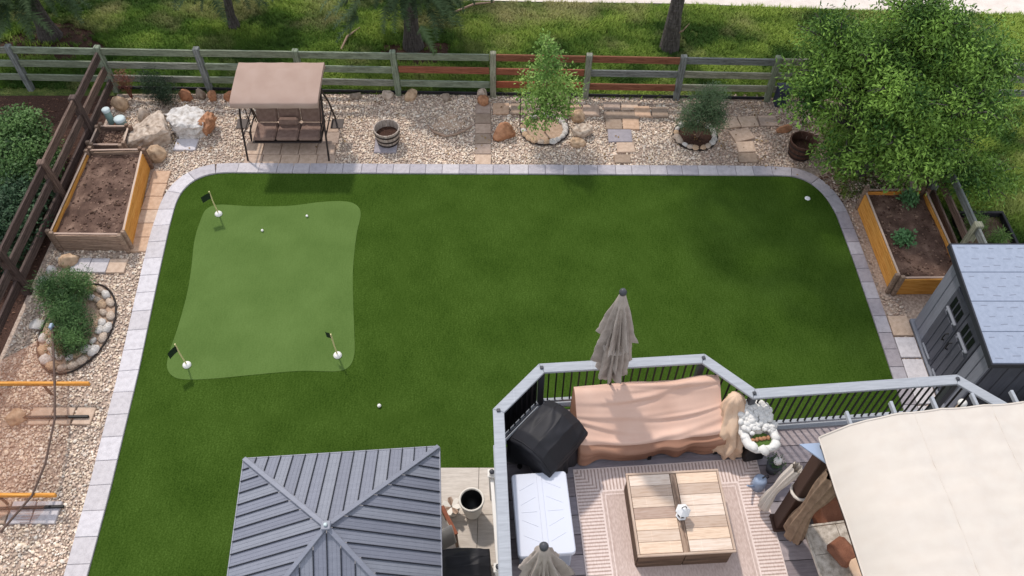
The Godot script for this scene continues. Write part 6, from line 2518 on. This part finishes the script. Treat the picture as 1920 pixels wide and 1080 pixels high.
	for b in [[Vector3(10.3, 0.1, -12.35), 0.24, "leafy green plant at the far end of the black-walled bed"], [Vector3(10.62, 0.1, -11.85), 0.16, "smaller green plant at the near end of the black-walled bed"]]:
		t = thing("bed_plant", b[2], "plant", b[0], 0.0, "plants in the black-walled bed")
		stems(t, 6, 0.25, 0.14, 0.006, M.teal_pipe, 3)
		foliage(t, [[Vector3(0, 0.2, 0), Vector3(b[1], 0.18, b[1])]], 70, "narrow", 1.1, lin(70, 100, 52), lin(130, 160, 84), 55, "leaves")
	t = thing("bed_plant", "grey-green plant below the right end of the deck, seen through the balusters", "plant", Vector3(7.75, 0, -7.35))
	stems(t, 6, 0.3, 0.2, 0.008, M.bark, 3)
	foliage(t, [[Vector3(0, 0.22, 0), Vector3(0.26, 0.2, 0.22)]], 130, "narrow", 0.9, lin(58, 76, 60), lin(104, 122, 98), 56, "leaves")

func big_tree():
	var t := thing("willow_tree", "big bushy green tree overhanging the far right corner of the garden", "tree", Vector3(8.35, 0, -14.25))
	var rg := RandomNumberGenerator.new()
	rg.seed = 81
	var st := S()
	tube(st, [Vector3(0, -0.1, 0), Vector3(0.05, 0.6, 0.05), Vector3(-0.05, 1.3, 0.1)], [0.17, 0.13, 0.11], 10)
	part("trunk", st, M.bark, t)
	var lobes := []
	for k in 34:
		var d := Vector3(rg.randfn(), rg.randfn() * 0.9, rg.randfn()).normalized()
		var q := Vector3(0.15, 2.45, -0.1) + d * Vector3(2.0, 1.5, 1.55) * pow(rg.randf(), 0.28)
		q.y = maxf(q.y, 1.0 + 0.5 * smoothstep(0.3, 1.2, q.z) + 1.0 * smoothstep(-0.6, -1.4, q.x))
		var s := rg.randf_range(0.42, 0.8)
		lobes.append([q, Vector3(s * 1.2, s * 0.75, s * 1.1)])
	for q in [Vector3(-0.9, 1.2, 0.6), Vector3(0.1, 1.5, 1.3), Vector3(1.5, 1.2, 1.2), Vector3(-1.6, 2.5, -0.5), Vector3(-1.5, 3.2, -0.9), Vector3(2.2, 2.0, 0.2), Vector3(-0.3, 2.2, 0.6), Vector3(-0.5, 2.5, 0.3), Vector3(0.0, 3.0, -0.2), Vector3(0.2, 2.4, 0.0), Vector3(-0.6, 2.9, -0.6), Vector3(2.1, 1.0, 1.2), Vector3(1.0, 2.6, 0.4)]:
		lobes.append([q, Vector3(0.75, 0.5, 0.65)])
	for l in lobes:
		st = S()
		var c: Vector3 = l[0]
		var m := c * 0.55 + Vector3(rg.randf_range(-0.2, 0.2), 0.35, rg.randf_range(-0.2, 0.2))
		tube(st, [Vector3(-0.05, 1.2, 0.1), m, c], [0.085, 0.06, 0.03], 6)
		for k in 5:
			var d := Vector3(rg.randfn(), rg.randf_range(-0.2, 1.0), rg.randfn()).normalized()
			tube(st, [c.lerp(m, rg.randf() * 0.5), c + d * l[1] * 0.55, c + d * l[1] * 0.98], [0.028, 0.018, 0.006], 4)
		part("branch", st, M.bark, t)
	foliage(t, lobes, 8000, "tree", 1.0, lin(58, 90, 40), lin(142, 178, 80), 82, "crown", 0.5)

func meadow():
	var nz := FastNoiseLite.new()
	nz.seed = 14
	nz.frequency = 0.33
	nz.fractal_octaves = 3
	var xs := []
	var cs := []
	var dark := lin(60, 90, 34)
	var mid := lin(106, 138, 52)
	var bright := lin(152, 172, 78)
	var straw := lin(184, 174, 126)
	var put := func(x: float, z: float, h: float, dryness: float):
		for k in KEEP.slice(0, 2):
			if Geometry2D.is_point_in_polygon(Vector2(x, z), k) and rng.randf() < 0.93:
				return
		var v := nz.get_noise_2d(x, z * 1.5)
		var s := h * rng.randf_range(0.6, 1.25) * (1.0 + 0.5 * v)
		xs.append(Transform3D(Basis(Vector3.UP, rng.randf() * TAU).scaled(Vector3(s * 1.1, s, s * 1.1)), Vector3(x, -0.06, z)))
		var c: Color = dark.lerp(mid, clampf(0.6 + v * 1.5, 0, 1)).lerp(bright, clampf(v * 1.6 + rng.randf_range(-0.2, 0.35) + 0.4 * smoothstep(1.0, 8.0, x) - 0.2 * smoothstep(-2.0, -8.0, x), 0, 1))
		var d := clampf(dryness + nz.get_noise_2d(x * 1.7 + 50, z * 2.0) * 0.9 - 0.15 + rng.randf_range(-0.1, 0.1), 0, 1)
		c = c.lerp(straw, d * 0.8)
		cs.append(c)
	for k in 52000:
		var z := rng.randf_range(-21.6, -17.0)
		var w := 12.0 + (-z - 17.0) * 0.9
		var x := rng.randf_range(-w - 1.5, w + 1.5)
		if z < -21.25 + maxf(0.0, x - 0.5) * 0.045 and x > -1.5:
			continue
		if z > lerpf(-17.3, -16.86, clampf((x + 10.4) / 17.0, -0.4, 1.6)) - 0.05:
			continue
		var dry := smoothstep(-19.2, -21.2, z) * 0.45 * (1.0 if x < 5.0 else 0.3) + 0.5 * smoothstep(-19.0, -20.6, z) * exp(-pow((x - 1.2) / 2.2, 2.0))
		put.call(x, z, 0.15, dry)
	for k in 26000:
		var z := rng.randf_range(-16.9, -8.0)
		put.call(rng.randf_range(9.7, 14.5), z, 0.2, 0.0)
	for k in 1800:
		put.call(rng.randf_range(7.7, 9.4), rng.randf_range(-16.8, -13.4), 0.12, 0.2)
	# dry leaves and bits of bark that have blown onto the gravel
	var lx := []
	var lc := []
	for k in 240:
		var q := Vector2(rng.randf_range(-10.0, 7.4), rng.randf_range(-17.0, -14.5)) if k < 130 else Vector2(rng.randf_range(4.5, 9.3), rng.randf_range(-16.9, -13.4))
		if Geometry2D.is_point_in_polygon(q, LAWN):
			continue
		lx.append(Transform3D(Basis.from_euler(Vector3(rng.randf_range(-0.4, 0.4), rng.randf() * TAU, rng.randf_range(-0.4, 0.4))).scaled(Vector3.ONE * rng.randf_range(0.5, 1.0)), Vector3(q.x, 0.03, q.y)))
		lc.append(lin(104, 78, 52).lerp(lin(160, 132, 84), rng.randf()))
	var cx := []
	var cc := []
	for k in 5200:
		var q := Vector2(rng.randf_range(-14.5, -10.4), rng.randf_range(-17.0, -6.0)) if k < 3800 else Vector2(rng.randf_range(7.3, 9.4), rng.randf_range(-16.6, -13.2))
		if Geometry2D.is_point_in_polygon(q, LAWN):
			continue
		var s := rng.randf_range(0.03, 0.09)
		cx.append(Transform3D(Basis.from_euler(Vector3(rng.randf_range(-0.4, 0.4), rng.randf() * TAU, rng.randf_range(-0.4, 0.4))).scaled(Vector3(s, s * 0.35, s * 0.45)), Vector3(q.x, -0.035 if k < 3800 else 0.0, q.y)))
		cc.append(lin(62, 40, 31).lerp(lin(136, 104, 86), pow(rng.randf(), 1.5)))
	scatter("bark_mulch", STONES[2], M.stone, cx, cc, self, true)
	scatter("fallen_leaves", leaf_cluster(2, 0.09, 0.05, 0.03, 77), M.blade, lx, lc, self, true)
	var o := scatter("meadow_grass", LEAF.tuft, M.blade, xs, cs, self, true)
	o.set_meta("label", "rough uneven meadow grass beyond the fences")
